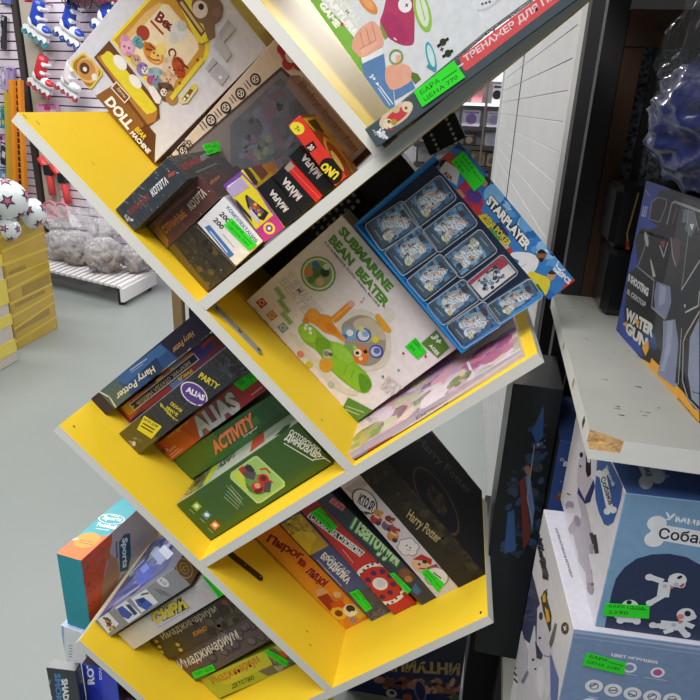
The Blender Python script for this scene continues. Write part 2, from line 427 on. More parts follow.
f.spl([(418, 225), (440, 212), (475, 230), (510, 260), (520, 300), (490, 325), (445, 305), (420, 265)], '#d08a35'); f.disc((428, 222), 14, '#c07a28'); f.disc((505, 250), 14, '#c07a28'); f.disc((445, 235), 22, '#b9651e'); f.disc((480, 285), 30, '#e6b868'); f.disc((505, 245), 28, '#e6cf70'); f.line([(430, 245), (460, 250)], 7, '#6e3414'); f.line([(450, 225), (475, 245)], 7, '#6e3414'); f.disc((470, 265), 5, '#2a1608'); f.disc((490, 278), 5, '#2a1608')
f.ring((562, 265), 22, 8, '#6b2d18'); f.disc((560, 335), 52, '#d9c0a6'); f.disc((590, 320), 34, '#b04f26'); f.disc((600, 360), 30, '#a8431e'); f.line([(585, 290), (640, 340)], 9, '#6b2414'); f.disc((548, 338), 5, '#3a1408'); f.disc((570, 350), 5, '#3a1408')
f.disc((380, 300), 28, '#caa78c'); f.disc((412, 345), 32, '#8d78b4'); f.disc((425, 352), 18, '#e3ddd8')
f.disc((480, 385), 46, '#96adb8'); f.disc((455, 400), 22, '#a8508a'); f.disc((540, 400), 42, '#d9b595'); f.disc((490, 420), 30, '#7d8aa0'); f.disc((530, 460), 46, '#6a4a34'); f.disc((520, 462), 18, '#e6ddd2'); f.disc((505, 440), 6, '#20150f'); f.disc((535, 445), 6, '#20150f'); f.disc((560, 490), 34, '#a87c4a')
for (x, y, r, c) in ((372, 285, 9, '#b98f76'), (392, 288, 9, '#b98f76'), (404, 330, 8, '#6f5a9c'), (430, 328, 8, '#6f5a9c'), (525, 372, 11, '#c79c7c'), (560, 378, 11, '#c79c7c'), (500, 425, 12, '#5a3c28'), (552, 432, 12, '#5a3c28'), (455, 352, 12, '#7f98a6'), (505, 360, 12, '#7f98a6'), (530, 300, 12, '#c9ae92'), (575, 296, 11, '#a04420'), (618, 330, 10, '#8a3418')): f.disc((x, y), r, c)
for (x, y) in ((418, 342), (432, 346), (535, 395), (552, 398), (515, 455), (530, 458), (470, 380), (490, 384), (378, 298), (390, 300), (595, 348), (612, 352)): f.disc((x, y), 4, '#2a1a12')
for (x, y) in ((543, 408), (522, 468), (480, 396), (425, 356)): f.disc((x, y), 5, '#8a5a48')
f.line([(395, 190), (380, 205), (385, 225)], 5, '#4f8288'); f.line([(440, 280), (470, 300), (500, 300)], 5, '#9c5a1c'); f.line([(300, 205), (298, 240)], 4, '#b98aa4'); f.spl([(330, 262), (350, 258), (360, 275), (340, 280)], '#c88aa6'); f.line([(540, 350), (560, 370), (590, 380)], 5, '#b89a7c')
f.line([(560, 490), (712, 300)], 22, '#dfc93a')
f.disc((690, 300), 8, '#8a3c20'); f.disc((600, 415), 8, '#8a5a30')
# base of the machine with its yellow bar
f.poly([(172, 287), (248, 203), (495, 520), (500, 590), (445, 632), (420, 620)], '#6a4124')
f.poly([(185, 285), (235, 262), (490, 560), (480, 605), (440, 622)], '#b0793a')
f.spl([(213, 300), (222, 272), (258, 264), (370, 395), (478, 530), (478, 555), (445, 568), (425, 560), (310, 425)], '#dfce34')
f.ell((302, 313), (330, 348), (322, 295), '#e9e6df'); f.ell((378, 408), (405, 440), (395, 392), '#e9e6df')
f.poly([(445, 435), (470, 430), (510, 490), (500, 520), (480, 515), (448, 460)], '#e6e1dc')
# round gold window badge on the left
f.poly([(58, 330), (62, 305), (110, 266), (125, 264), (212, 350), (216, 372), (165, 440), (148, 446), (130, 436), (64, 350)], '#d8c242')
f.poly([(68, 332), (72, 310), (112, 276), (126, 278), (204, 356), (205, 372), (160, 430), (146, 434), (132, 425), (72, 345)], '#a8742e')
f.disc((142, 352), 58, '#dcb26a'); f.disc((135, 350), 48, '#c08a4a'); f.disc((125, 342), 27, '#5a3822'); f.disc((127, 346), 11, '#e8dccb'); f.disc((175, 385), 16, '#e3dccf')
# oval label and title on the brown band
f.line([(278, 432), (332, 492)], 46, '#f0e8da'); f.line([(280, 434), (330, 490)], 36, '#7a4c22'); f.text('Детям', (285, 446), (322, 492), (296, 434), '#f0e6d6')
f.text('DOLL', (222, 510), (340, 652), (262, 478), '#f3ece0', .05)
f.text('BEAR', (372, 648), (420, 700), (392, 632), '#e3c23a', .04); f.text('MACHINE', (350, 668), (440, 770), (368, 652), '#f3ece0', .04); f.line([(310, 655), (430, 790)], 5, '#d8cbb8')
# small button plaque
f.poly([(592, 500), (650, 430), (690, 425), (688, 450), (640, 515), (612, 520)], '#d8cf9a'); f.poly([(612, 495), (655, 440), (680, 438), (630, 508)], '#7a5228'); f.disc((625, 495), 7, '#eee2c8'); f.disc((640, 478), 7, '#eee2c8'); f.poly([(650, 440), (672, 420), (690, 425), (672, 455)], '#d9c63e')
f.k(0, 0, 2.917)
f.poly([(500, -40), (538, -40), (618, 85), (612, 118), (588, 128), (575, 120)], '#e2cf3a'); f.poly([(528, -15), (600, 92), (588, 108), (510, -5)], '#6a4020'); f.line([(530, 8), (590, 92)], 9, '#cbb27c')
f.spl([(560, 10), (585, -20), (625, -15), (650, 20), (640, 60), (605, 72), (575, 58)], '#7c5d45'); f.disc((585, 28), 24, '#d9cbbd'); f.disc((588, 20), 9, '#2b211c'); f.disc((632, 36), 13, '#8a6b52'); f.poly([(590, 60), (625, 60), (628, 105), (608, 118)], '#7c5d45')
f.k(180, 0, 5.833)
f.poly([(283, 113), (328, 165), (258, 245), (302, 320), (270, 360), (195, 268), (228, 190)], '#b9b8bd'); f.poly([(228, 190), (283, 113), (300, 132), (240, 235)], '#a9a8ae')
f.poly([(195, 335), (220, 360), (165, 420), (150, 398)], '#b3b2b8'); f.poly([(235, 370), (288, 440), (245, 500), (175, 430)], '#b5b4ba'); f.poly([(235, 438), (250, 452), (240, 465), (226, 450)], '#e8e8ec')
b.done()
# flat brown carton standing behind
def cell_box(name, label, cat, p0, p1, n0, n1, y, depth, q=0, **kw):
    o = QD*q; bl = o+PD*p0+NB*n0; br = o+PD*p1+NB*n0; tr = br+NB*(n1-n0)
    bl.y = br.y = tr.y = y
    return Bx(name, label, cat, tuple(bl), tuple(br), tuple(tr), y=y, depth=depth, **kw)
b = cell_box('carton', 'plain brown carton leaning behind the white claw machine box', 'carton', -.30, -.0, .10, .345, .372, .06, col='#a8713a', sides={'all': '#96622f'}); b.done()
# wide plush toy box with a clear window
b = cell_box('toy_box', 'pink window box with round icons and a red flower behind the card games', 'toy box', -.238, -.012, .001, .333, .225, .13, col='#dcc7b2', sides={'all': '#c5ab94'})
f = b.face()
f.k(180, 0, 5.833)
f.poly([(-200, 1085), (590, 388), (660, 455), (1300, 1300), (400, 1700), (-200, 1300)], '#4a3a3a')
f.poly([(-150, 1065), (592, 412), (680, 500), (1000, 900), (900, 1300), (0, 1250)], '#6b5a58')
f.poly([(290, 730), (585, 450), (650, 520), (860, 760), (880, 1100), (300, 1100)], '#3b3d46')
f.specks([(330, 760), (585, 490), (650, 540), (860, 760), (880, 1000), (400, 1000)], ['#4c4f5e', '#33343c', '#54566a', '#5c3c4c', '#404a52', '#2a2b33'], 90, 18, 60, 5)
f.specks([(640, 820), (760, 780), (800, 960), (690, 960)], ['#7a3448', '#8c3a50', '#5e2c40'], 18, 14, 34, 6)
f.specks([(420, 860), (520, 800), (560, 900), (460, 950)], ['#3a5a3c', '#476245', '#6a6a48'], 12, 14, 30, 7)
f.poly([(640, 440), (700, 440), (1140, 950), (1120, 1060), (1060, 1040), (620, 500)], '#8a6a58')
f.poly([(690, 450), (720, 450), (1170, 960), (1150, 1000)], '#a98a72')
f.text('Baby bear family', (680, 500), (1080, 980), (720, 470), '#6d4f42')
f.disc((640, 300), 62, '#c23a3c'); f.disc((598, 285), 34, '#b23036'); f.disc((630, 370), 36, '#b23036'); f.disc((692, 372), 36, '#b23036'); f.disc((668, 250), 34, '#b23036')
f.disc((652, 325), 40, '#e6d8cc'); f.text('Плюш', (630, 318), (672, 355), (642, 304), '#8a5040')
for i, c in enumerate([(440, 462), (354, 545), (268, 627), (182, 700), (22, 880)]):
    f.disc(c, 33, '#2a2422'); f.ring(c, 22, 5, '#e6d6c4')
    for a in range(3): f.disc((c[0]+9*math.cos(a*2.1+i), c[1]+9*math.sin(a*2.1+i)), 6, '#e6d6c4', n=8)
    if i < 4: f.line([(c[0]-52, c[1]+8), (c[0]-26, c[1]+42)], 8, '#5a4a40'); f.line([(c[0]-66, c[1]+24), (c[0]-42, c[1]+56)], 6, '#5a4a40')
f.k(100, 130, 5.833); 
for a in range(6): f.ring((510+22*math.cos(a*1.05), 90+22*math.sin(a*1.05)), 12, 4, '#3a2c28')
f.ring((440, 135), 30, 8, '#3a2c28')
o = b.done()
w = MB(); CL = mat('clear_plastic', '#e8ecf0', 0.06, alpha=0.10, spec=0.6, bump=0.4, bscale=22, coat=1.0)
pts = [f.inv @ hit(180+x/5.833, y/5.833, f.P0, f.N) for x, y in [(-150, 1065), (592, 412), (680, 500), (1090, 990), (900, 1250), (0, 1250)]]
pts = [Vector((max(-b.W/2+.004, min(b.W/2-.004, p.x)), max(-b.H/2+.004, min(b.H/2-.004, p.y)), .003)) for p in pts]
w.add(pts, [list(range(len(pts)))], CL); k = w.build('window_film', o); k['label'] = 'clear plastic window film'
# two boxes of the same game standing on end
b = Bx('board_game', 'black shrink-wrapped card game with red and white title, topmost on the yellow slope', 'card game', (113.7, 210.6), (134.3, 232), (188.3, 179.7), y=.006, depth=.2, col='#3a3f44', sides={'all': '#34383c', 'top': '#3f4044'}, kind='wrapped_card')
f = b.face(); f.k(100, 130, 5.833)
f.text('ВЗРЫВНЫЕ', (175, 500), (292, 395), (160, 472), '#93383a', .02); f.text('КОТЯТА', (310, 392), (402, 308), (290, 350), '#eceded', .03)
f.poly([(395, 260), (440, 235), (432, 262), (400, 280)], '#b04a48'); f.specks([(140, 500), (175, 490), (190, 525), (160, 530)], ['#c7cacc', '#8d9296'], 12, 4, 10, 3)
g = b.face('top'); g.k(100, 130, 5.833)
g.text('ВЗРЫВНЫЕ', (487, 238), (590, 185), (468, 200), '#a23a3a', .03); g.text('КОТЯТА', (590, 185), (640, 160), (585, 150), '#b9b9bb', .03); g.line([(560, 248), (680, 195)], 6, '#6b6e72')
b.sticker(g, [(625, 150), (702, 126), (690, 66), (593, 90)], ('ЦЕНА', '1590')); b.done()
b = Bx('board_game', 'brown shrink-wrapped card game with orange and white title, below the black one', 'card game', (143.7, 229.4), (167.7, 248.3), (220, 198.6), y=.045, depth=.175, col='#5d3a36', sides={'all': '#4a3230', 'top': '#4d3a3a'}, kind='wrapped_card')
f = b.face(); f.k(100, 130, 5.833)
f.poly([(280, 600), (340, 560), (400, 640), (395, 700), (330, 650)], '#a06a30')
f.text('СТРАННЫЕ', (385, 608), (510, 498), (355, 570), '#d98a35', .03); f.text('КОТЯТА', (535, 472), (625, 378), (505, 432), '#ead9c6', .03)
f.poly([(270, 570), (470, 400), (560, 330), (540, 370), (440, 450), (300, 600)], '#7a5650')
g = b.face('top'); g.k(100, 130, 5.833); g.text('Игра', (648, 330), (700, 285), (640, 300), '#c47a3a', .03)
b.done()
# row of small games standing on the rising white board
b = Bx('game_box', 'dark shrink-wrapped game box in the corner under the white parts box', 'card game', (168, 247), (207, 293), (237, 268), y=.046, depth=.16, col='#33302c', sides={'all': '#2a2826'}, kind='wrapped_card')
f = b.face(); f.k(100, 130, 5.833); f.specks([(410, 690), (560, 560), (700, 720), (620, 930)], ['#4a4234', '#5a4e30', '#3c382f', '#262422'], 40, 6, 22, 2); f.poly([(400, 690), (430, 660), (640, 920), (620, 945)], '#6a5420')  # olive strip is the yellow board's reflection, painted on the wrap
f.line([(565, 560), (790, 800)], 4, '#8d8a80'); b.done()
b = Bx('game_box', 'white parts box with blue lettering at the left end of the small game row', 'card game', (197, 223), (236, 266.5), (265, 243.5), y=.04, depth=.10, col='#e6e5ea', sides={'all': '#d6d5da'})
f = b.face(); f.k(200, 90, 4.375)
f.text('КОМПЛЕКТАЦИЯ', (112, 520), (240, 672), (125, 505), '#2f5c9c', .02); f.text('200', (82, 545), (118, 585), (100, 530), '#22262e', .03); f.text('200', (55, 570), (92, 612), (72, 556), '#22262e', .03)
f.line([(130, 600), (165, 640)], 3, '#8a8f98'); f.line([(100, 630), (150, 690)], 3, '#8a8f98')
f.poly([(20, 600), (42, 590), (150, 720), (128, 735)], '#4a78ba'); f.line([(45, 618), (120, 710)], 5, '#d4e0f0')
b.sticker(f, [(105, 590), (140, 560), (250, 675), (215, 702)][0:1]+[(215, 702), (250, 675), (140, 560)]); b.done()
b = Bx('game_box', 'purple and yellow box with a phone picture beside the white parts box', 'card game', (223, 185), (265, 242.6), (284.6, 227.4), y=.04, depth=.16, col='#e3d02e', sides={'all': '#7b3a8a', 'top': '#d9a92c'}, kind='gloss_card')
f = b.face(); f.k(200, 90, 4.375)
f.poly([(90, 410), (165, 340), (185, 372), (110, 445)], '#7c4aa0'); f.poly([(165, 340), (185, 372), (250, 440), (305, 530), (380, 610), (420, 600)], '#8a55a8')
for i in range(4): f.poly([(118+i*13, 425-i*9), (130+i*13, 412-i*9), (152+i*11, 440-i*9), (142+i*11, 452-i*9)], '#e9e6ee')
f.poly([(108, 440), (180, 380), (215, 425), (150, 470)], '#b7a6cc')
f.k(220, 160, 7.778); f.poly([(195, 285), (205, 268), (380, 410), (340, 470), (290, 455), (215, 370)], '#2a2630'); f.poly([(212, 290), (225, 285), (345, 400), (320, 440), (230, 360)], '#5a5560')
for i, (x, y, c) in enumerate([(255, 350, '#c23a30'), (275, 345, '#d8c03a'), (270, 375, '#d2582e'), (290, 370, '#c23a30'), (300, 395, '#d8862e'), (285, 400, '#4a6ab4'), (310, 410, '#c23a30'), (240, 375, '#8a86b4'), (305, 425, '#d8c03a')]): f.disc((x, y), 14, c, n=6)
f.poly([(240, 380), (300, 450), (310, 500), (270, 470), (225, 410)], '#c9c4d4'); f.poly([(110, 300), (140, 320), (240, 440), (250, 480), (150, 370)], '#33303a'); f.k(200, 90, 4.375)
f.poly([(245, 610), (330, 540), (378, 610), (285, 675)], '#c23a92'); f.disc((303, 605), 26, '#e9d23a'); f.disc((303, 605), 16, '#6a4a9c'); f.disc((303, 605), 8, '#d8d8e0')
g = b.face('top'); g.k(200, 90, 4.375)
g.poly([(165, 340), (210, 320), (270, 400), (230, 410)], '#e0cc30'); g.poly([(210, 325), (250, 305), (300, 365), (270, 395)], '#7a4a30'); g.disc((215, 372), 22, '#4a4030'); g.disc((298, 320), 24, '#d98a30'); g.disc((298, 322), 12, '#4a2a18'); g.line([(180, 350), (250, 400)], 8, '#4a3a20'); g.poly([(255, 300), (330, 300), (330, 340), (300, 360)], '#c9852e')
b.done()
def mafia(label, L, B_, R, txt, y=.04, depth=.1):
    b = Bx('card_game_box', label, 'card game', L, B_, R, y=y, depth=depth, col='#1d1d20', sides={'all': '#18181a'}, kind='gloss_card')
    f = b.face(); f.k(200, 90, 4.375); f.k(220, 160, 7.778); f.text('МАFIA', *txt, '#d9cfd0', .04)
    c0 = Vector(txt[0]).lerp(Vector(txt[1]), .36); c1 = c0+(Vector(txt[2])-Vector(txt[0]))*1.35; f.line([tuple(c0), tuple(c1)], 4, '#d9cfd0')
    b.done()
mafia('slim black card game next to the purple and yellow box', (256, 188), (284.6, 227.3), (301.7, 213.9), ((538, 378), (412, 225), (496, 408)))
mafia('slim black card game between another black one and the red one', (270.4, 178), (302.4, 214.0), (316.6, 202.4), ((642, 280), (514, 130), (598, 322)))
b = Bx('card_game_box', 'narrow red box squeezed between black card games', 'card game', (284, 167.7), (316, 203.0), (323.5, 196.4), y=.04, depth=.1, col='#c92a28', sides={'all': '#a82220'})
f = b.face(); f.k(200, 90, 4.375); f.poly([(366, 340), (395, 312), (415, 335), (385, 360)], '#9a9284'); f.line([(395, 340), (530, 480)], 3, '#e86a60'); b.done()
mafia('slim black card game half hidden behind the red and yellow card box', (288, 156), (323.5, 196.9), (335, 187.4), ((800, 110), (664, -52), (756, 148)))
b = Bx('card_game_box', 'red card game with yellow lettering at the right end of the row', 'card game', (288, 125.4), (335, 186.6), (345, 174.6), y=.012, depth=.11, col='#dc3a2c', sides={'all': '#b02a1e', 'top': '#8e2c1c'}, kind='gloss_card')
f = b.face(); f.k(200, 90, 4.375)
f.ell((425, 168), (450, 188), (445, 148), '#e8d83a'); f.text('7+', (412, 170), (428, 188), (426, 155), '#3a6a3a', .03)
f.poly([(460, 245), (495, 222), (512, 252), (478, 275)], '#1d1a18'); f.text('30', (468, 252), (484, 268), (488, 235), '#e8dfd0', .03)
f.ell((572, 355), (612, 400), (605, 318), '#1f1a16'); f.k(255, 110, 6.364).text('UNO', (545, 402), (447, 328), (502, 446), '#f0d63a', .06)
g = b.face('top'); g.k(200, 90, 4.375)
g.poly([(450, 125), (520, 110), (600, 200), (520, 205)], '#d8b83a'); g.poly([(470, 135), (505, 128), (545, 185), (515, 190)], '#2a201a'); g.poly([(520, 205), (600, 190), (640, 270), (580, 270)], '#c9952e'); g.poly([(530, 212), (560, 205), (585, 262), (570, 265)], '#231a16')
g.disc((615, 315), 44, '#8c2a1c'); g.ring((615, 315), 40, 7, '#d9a24a', asp=.7, rot=-50); g.disc((600, 310), 18, '#d8c26a', asp=.6, rot=-50); g.line([(500, 120), (660, 330)], 4, '#e0b84a'); g.line([(560, 110), (680, 300)], 6, '#5a1a14'); g.line([(580, 200), (640, 260)], 6, '#2c1812')
b.done()
# ------------------------------------------------------------------ top compartment
b = Bx('toy_box', 'white game box showing a magenta slipper, cartoon fists and green lettering', 'toy box', (290, -28), (390, 112), (462, 55), y=.07, depth=.07, H=.17, col='#d6dade', sides={'all': '#b9c4c0', 'left': '#6aa04a'})
f = b.face(); f.k(300, 0, 5)
f.poly([(-60, -150), (60, -60), (150, 60), (265, 180), (330, 300), (470, 560), (400, 580), (60, 20)], '#76ad45')
f.poly([(60, 20), (90, -10), (200, 100), (270, 190), (300, 260), (290, 330), (240, 280)], '#7cb64a')
f.k(300, 0, 7); f.text('ANIMAL', (215, -30), (400, 185), (250, -70), '#e3e8e0', .05); f.text('CAPTURE', (138, -48), (376, 256), (178, -75), '#f2f4ee', .06); f.text('GAME', (128, 35), (252, 200), (166, 8), '#f2f4ee', .06); f.k(300, 0, 5)
f.disc((210, 122), 9, '#c23a3a')
# orange leaf shape, slipper, green ring
f.ell((340, 20), (382, 70), (365, 5), '#d98a4a'); f.ell((340, 15), (368, 50), (355, 5), '#e2a468')
f.spl([(415, 60), (455, -60), (560, -60), (572, 60), (572, 170), (568, 215), (545, 228), (500, 222), (445, 190), (410, 140), (400, 105)], '#b23a66'); f.poly([(400, 110), (440, 185), (425, 200), (400, 150)], '#7c9448'); f.spl([(440, 60), (500, 100), (540, 180), (510, 215), (450, 185), (412, 125)], '#a83463'); f.ell((525, 25), (535, 62), (558, 15), '#e9e6e8'); f.text('x', (524, 34), (542, 34), (526, 18), '#201c20', .05)
f.line([(470, 190), (482, 200)], 6, '#e8d8e0')
f.ell((612, 60), (640, 160), (650, 45), '#8fc04a'); f.ell((612, 55), (632, 135), (638, 45), '#d9e2cc'); f.line([(600, 0), (625, 100)], 5, '#8fc04a')
# cartoon fist with blue sleeve
f.poly([(305, 310), (420, 270), (432, 370), (465, 440), (475, 540), (440, 540), (330, 420)], '#5a82b4'); f.poly([(305, 285), (410, 240), (415, 270), (312, 318)], '#dfe6ea')
f.spl([(258, 232), (285, 160), (345, 110), (375, 112), (405, 150), (418, 215), (395, 245), (312, 288), (280, 265)], '#dfa690')
for a_, c_ in (((300, 165), (320, 235)), ((330, 140), (350, 215)), ((362, 125), (380, 200))): f.line([a_, c_], 4, '#b9776a')
f.poly([(300, 245), (380, 200), (388, 225), (312, 285)], '#e6b29c'); f.line([(300, 245), (380, 202)], 4, '#b9776a')
f.text('3+', (345, 385), (368, 408), (362, 368), '#eef2f4', .03); f.poly([(376, 415), (392, 412), (394, 432)], '#eef2f4'); f.line([(398, 430), (465, 520)], 5, '#dfe8f0'); f.line([(392, 440), (450, 525)], 4, '#dfe8f0')
# second fist and ring toy
f.poly([(470, 450), (560, 400), (575, 440), (475, 500)], '#5a82b4'); f.spl([(425, 370), (440, 330), (520, 320), (555, 345), (560, 400), (470, 450), (435, 420)], '#dfa690'); f.poly([(478, 275), (508, 275), (512, 330), (482, 335)], '#e3ae98')
f.ring((480, 285), 38, 9, '#7c9c48'); f.poly([(560, 360), (590, 370), (605, 395), (575, 420), (555, 390)], '#5c7a34')
f.ell((655, 285), (672, 360), (632, 285), '#3aa3b4'); f.ell((655, 280), (668, 335), (640, 280), '#c9dfe2'); f.line([(640, 330), (665, 345)], 16, '#3a98a8')
f.k(400, 0, 2.333)
f.line([(88, 108), (112, 90)], 6, '#22241c'); f.disc((100, 98), 8, '#2e3a1c'); f.line([(100, 132), (122, 118)], 6, '#22241c'); f.disc((112, 124), 8, '#2e3a1c'); f.text('x', (92, 116), (100, 120), (95, 109), '#22241c', .04)
b.done()
b = Bx('toy_box', 'white trainer box with rainbow bars beside the green lettered game', 'toy box', (426, -1), (460, 51.5), (560, -22), y=.075, depth=.06, W=.16, col='#d9dade', sides={'all': '#c0c2c8'})
f = b.face(); f.k(420, 0, 5)
f.line([(60, -10), (105, 55)], 22, '#7478b4'); f.line([(115, 75), (165, 145)], 26, '#8cb88a'); f.line([(148, 50), (160, 68)], 22, '#e0842e'); f.line([(160, 68), (172, 86)], 22, '#8fb43a'); f.line([(172, 86), (195, 120)], 22, '#3a62a0'); f.line([(175, 25), (275, 175)], 14, '#e2624a'); f.line([(205, 140), (240, 190)], 24, '#d9c23a'); f.line([(175, 160), (190, 185)], 22, '#8a7ab4'); f.line([(190, 185), (215, 225)], 22, '#5a86b8')
f.ell((330, -10), (420, -60), (350, 40), '#c6c8d0'); f.ell((335, -15), (410, -60), (350, 28), '#dcdde2')
for x in (312, 330, 348): f.disc((x, 20-(x-312)*.3), 7, '#5a5e68')
b.done()
b = Bx('toy_box', 'long dark grey tray box with red label and crab picture on the upper white board', 'toy box', (363, 130), (377, 148), (497.5, 59), y=-.028, depth=.26, H=.36, col='#4b565c', sides={'all': '#3d474c'}, kind='gloss_card')
f = b.face(); f.k(420, 0, 5)
f.poly([(188, 262), (200, 250), (720, -110), (740, -60), (700, 0), (235, 352), (222, 352), (208, 330)], '#d9585c'); f.text('ТРЕНАЖЕР ДЛЯ ПИСЬМА', (232, 318), (838, -122), (214, 282), '#e9d4d6', .03)
f.line([(30, 640), (700, 118)], 20, '#8a8f90')
f.line([(190, 335), (215, 318)], 8, '#d0d4d4')
f.k(300, 0, 5)
f.ell((480, 575), (560, 515), (450, 540), '#d9c3a2'); f.ell((485, 578), (540, 535), (462, 560), '#c9444a'); f.disc((440, 620), 26, '#e3d6b8'); f.disc((535, 535), 26, '#dfd0b2'); f.disc((445, 608), 9, '#8a5a30'); f.disc((530, 540), 8, '#8a5a30'); f.disc((480, 545), 20, '#cfb88a'); f.disc((470, 610), 16, '#b8923e'); f.line([(440, 640), (462, 650)], 8, '#c23a40')
f.specks([(360, 650), (420, 640), (435, 690), (385, 695)], ['#d6dade', '#a9b2b8', '#eef0f2'], 26, 4, 12, 9)
f.k(400, 0, 2.333); b.sticker(f, [(52, 250), (152, 180), (125, 141), (32, 214)], ('БАРА', 'ЦЕНА 770')); b.done()
# ------------------------------------------------------------------ middle right compartment
b = Bx('toy_box', 'white box with a green and orange submarine toy and green lettering', 'toy box', (246, 301), (357, 422), (459, 351), y=.128, depth=.07, col='#eee6e8', sides={'all': '#d8cdc8'})
f = b.face(); f.k(240, 220, 4.375)
f.text('SUBMARINE', (425, 52), (645, 318), (455, 22), '#5c9a34', .06); f.text('BEAN  BEATER', (385, 92), (632, 388), (412, 60), '#5c9a34', .06); f.text('FUN SUBMARINE SHAPED PINBALL MACHINE', (368, 102), (608, 384), (374, 92), '#3c3a3e', .02)
f.text('SUBMARINE', (190, 250), (330, 420), (225, 225), '#d6cfd0', .02); f.text('BEATER', (170, 270), (300, 440), (200, 250), '#d6cfd0', .02)
f.disc((342, 236), 78, '#7aa24a'); f.disc((342, 236), 70, '#e0e4d4'); f.disc((342, 236), 62, '#8fb06a'); f.poly([(300, 220), (345, 190), (370, 230), (330, 260)], '#4f7c3c'); f.disc((330, 195), 16, '#4a76a8'); f.disc((372, 230), 20, '#3a3f38'); f.disc((300, 228), 20, '#d98a52'); f.disc((350, 270), 18, '#e0b090'); f.disc((378, 205), 14, '#dfe6ea'); f.disc((312, 262), 16, '#5a8a3c')
for p, c in (((95, 362), '#b8402e'), ((140, 417), '#d9912e'), ((188, 470), '#7a9c94')):
    x, y = p; f.poly([(x-26, y-2), (x+2, y-24), (x+26, y+4), (x-2, y+26)], c); f.ring((x, y), 12, 3, '#f0e6dc'); f.line([(x-34, y+18), (x-14, y+40)], 3, '#b9aeae')
for p in (((160, 300), (190, 340)), ((172, 352), (212, 400)), ((186, 408), (222, 450))):
    f.line(p, 22, '#6c9a3c'); f.line(p, 16, '#b9cfa0'); f.line(p, 6, '#6c9a3c')
# the toy: ball chamber, hull, gun
f.k(290, 260, 4.375)
f.spl([(205, 300), (235, 245), (290, 215), (350, 225), (410, 270), (440, 340), (440, 410), (410, 465), (350, 485), (300, 480), (240, 400)], '#ddd5c8')
f.spl([(225, 300), (255, 260), (310, 240), (370, 262), (415, 325), (415, 400), (380, 450), (320, 462), (260, 410)], '#a3968a')
f.spl([(280, 270), (330, 250), (375, 270), (420, 330), (405, 350), (340, 330), (290, 310)], '#c6bba2'); f.spl([(300, 300), (350, 300), (360, 350), (310, 360)], '#b9b48a')
f.spl([(405, 240), (425, 205), (455, 225), (455, 255), (430, 275)], '#e2ddd4'); f.spl([(372, 245), (390, 238), (440, 300), (436, 318), (410, 310), (378, 265)], '#e0a834')
f.disc((258, 325), 32, '#7fa8d0'); f.disc((262, 318), 15, '#e6eaec'); f.disc((240, 335), 12, '#4a78b4'); f.disc((322, 328), 33, '#4f62b0'); f.disc((322, 328), 25, '#dde4ea'); f.disc((330, 322), 15, '#8fb0d8'); f.disc((378, 400), 31, '#4448a0'); f.disc((376, 400), 23, '#c2cbe0'); f.disc((380, 396), 14, '#5a70b8'); f.disc((374, 348), 15, '#d8d23a'); f.disc((312, 300), 12, '#cfd88a'); f.disc((280, 385), 13, '#b4d04a')
f.spl([(275, 420), (300, 380), (335, 385), (345, 420), (325, 455), (290, 450)], '#dd7e34'); f.disc((297, 405), 17, '#f0e4d2'); f.disc((295, 406), 8, '#2a201a'); f.disc((330, 400), 9, '#2a201a'); f.disc((310, 430), 9, '#f0d8b8'); f.spl([(235, 370), (275, 375), (270, 410), (240, 400)], '#7fae5a')
f.spl([(5, 335), (20, 325), (130, 440), (230, 550), (300, 580), (260, 590), (180, 545), (120, 480), (50, 400)], '#e0d9cc')
f.spl([(35, 300), (60, 275), (100, 290), (170, 350), (230, 370), (280, 440), (340, 500), (358, 545), (335, 580), (290, 570), (220, 520), (160, 460), (120, 400), (60, 355)], '#86bc30')
f.spl([(40, 300), (62, 280), (110, 305), (115, 350), (85, 360), (50, 335)], '#97cc42'); f.spl([(115, 340), (175, 355), (160, 420), (120, 400)], '#74a82a'); f.spl([(190, 365), (235, 375), (280, 435), (240, 450), (195, 410)], '#9ad048')
f.spl([(165, 430), (215, 430), (330, 500), (355, 545), (335, 578), (285, 560), (190, 480)], '#8fc634'); f.spl([(300, 500), (335, 505), (356, 545), (335, 575), (310, 570)], '#5f9a24'); f.line([(250, 460), (235, 500)], 4, '#74a82a'); f.line([(280, 478), (265, 520)], 4, '#74a82a')
f.disc((72, 283), 8, '#eef2e6'); f.disc((88, 300), 8, '#eef2e6'); f.disc((68, 298), 7, '#eef2e6'); f.disc((90, 318), 7, '#eef2e6')
f.disc((165, 410), 21, '#c8cbbe'); f.disc((160, 408), 13, '#8a8d80'); f.disc((178, 412), 9, '#6a5a4a')
f.spl([(56, 270), (75, 225), (105, 212), (130, 232), (175, 245), (190, 275), (215, 310), (245, 345), (235, 355), (195, 330), (150, 315), (120, 290), (85, 270)], '#e2932a'); f.disc((100, 236), 26, '#e8a13a'); f.disc((70, 265), 14, '#d8882a')
f.poly([(175, 255), (258, 180), (278, 200), (200, 275)], '#e38c22'); f.line([(186, 262), (266, 192)], 8, '#eea84a'); f.disc((268, 190), 14, '#e8a8a0'); f.spl([(150, 270), (190, 285), (205, 320), (170, 310)], '#d9821e')
f.spl([(128, 460), (140, 430), (175, 430), (190, 460), (165, 490), (140, 485)], '#dda63a'); f.disc((46, 410), 15, '#e08a7c'); f.disc((84, 455), 15, '#dccf36'); f.disc((180, 543), 15, '#bcc4c0')
f.k(240, 220, 4.375)

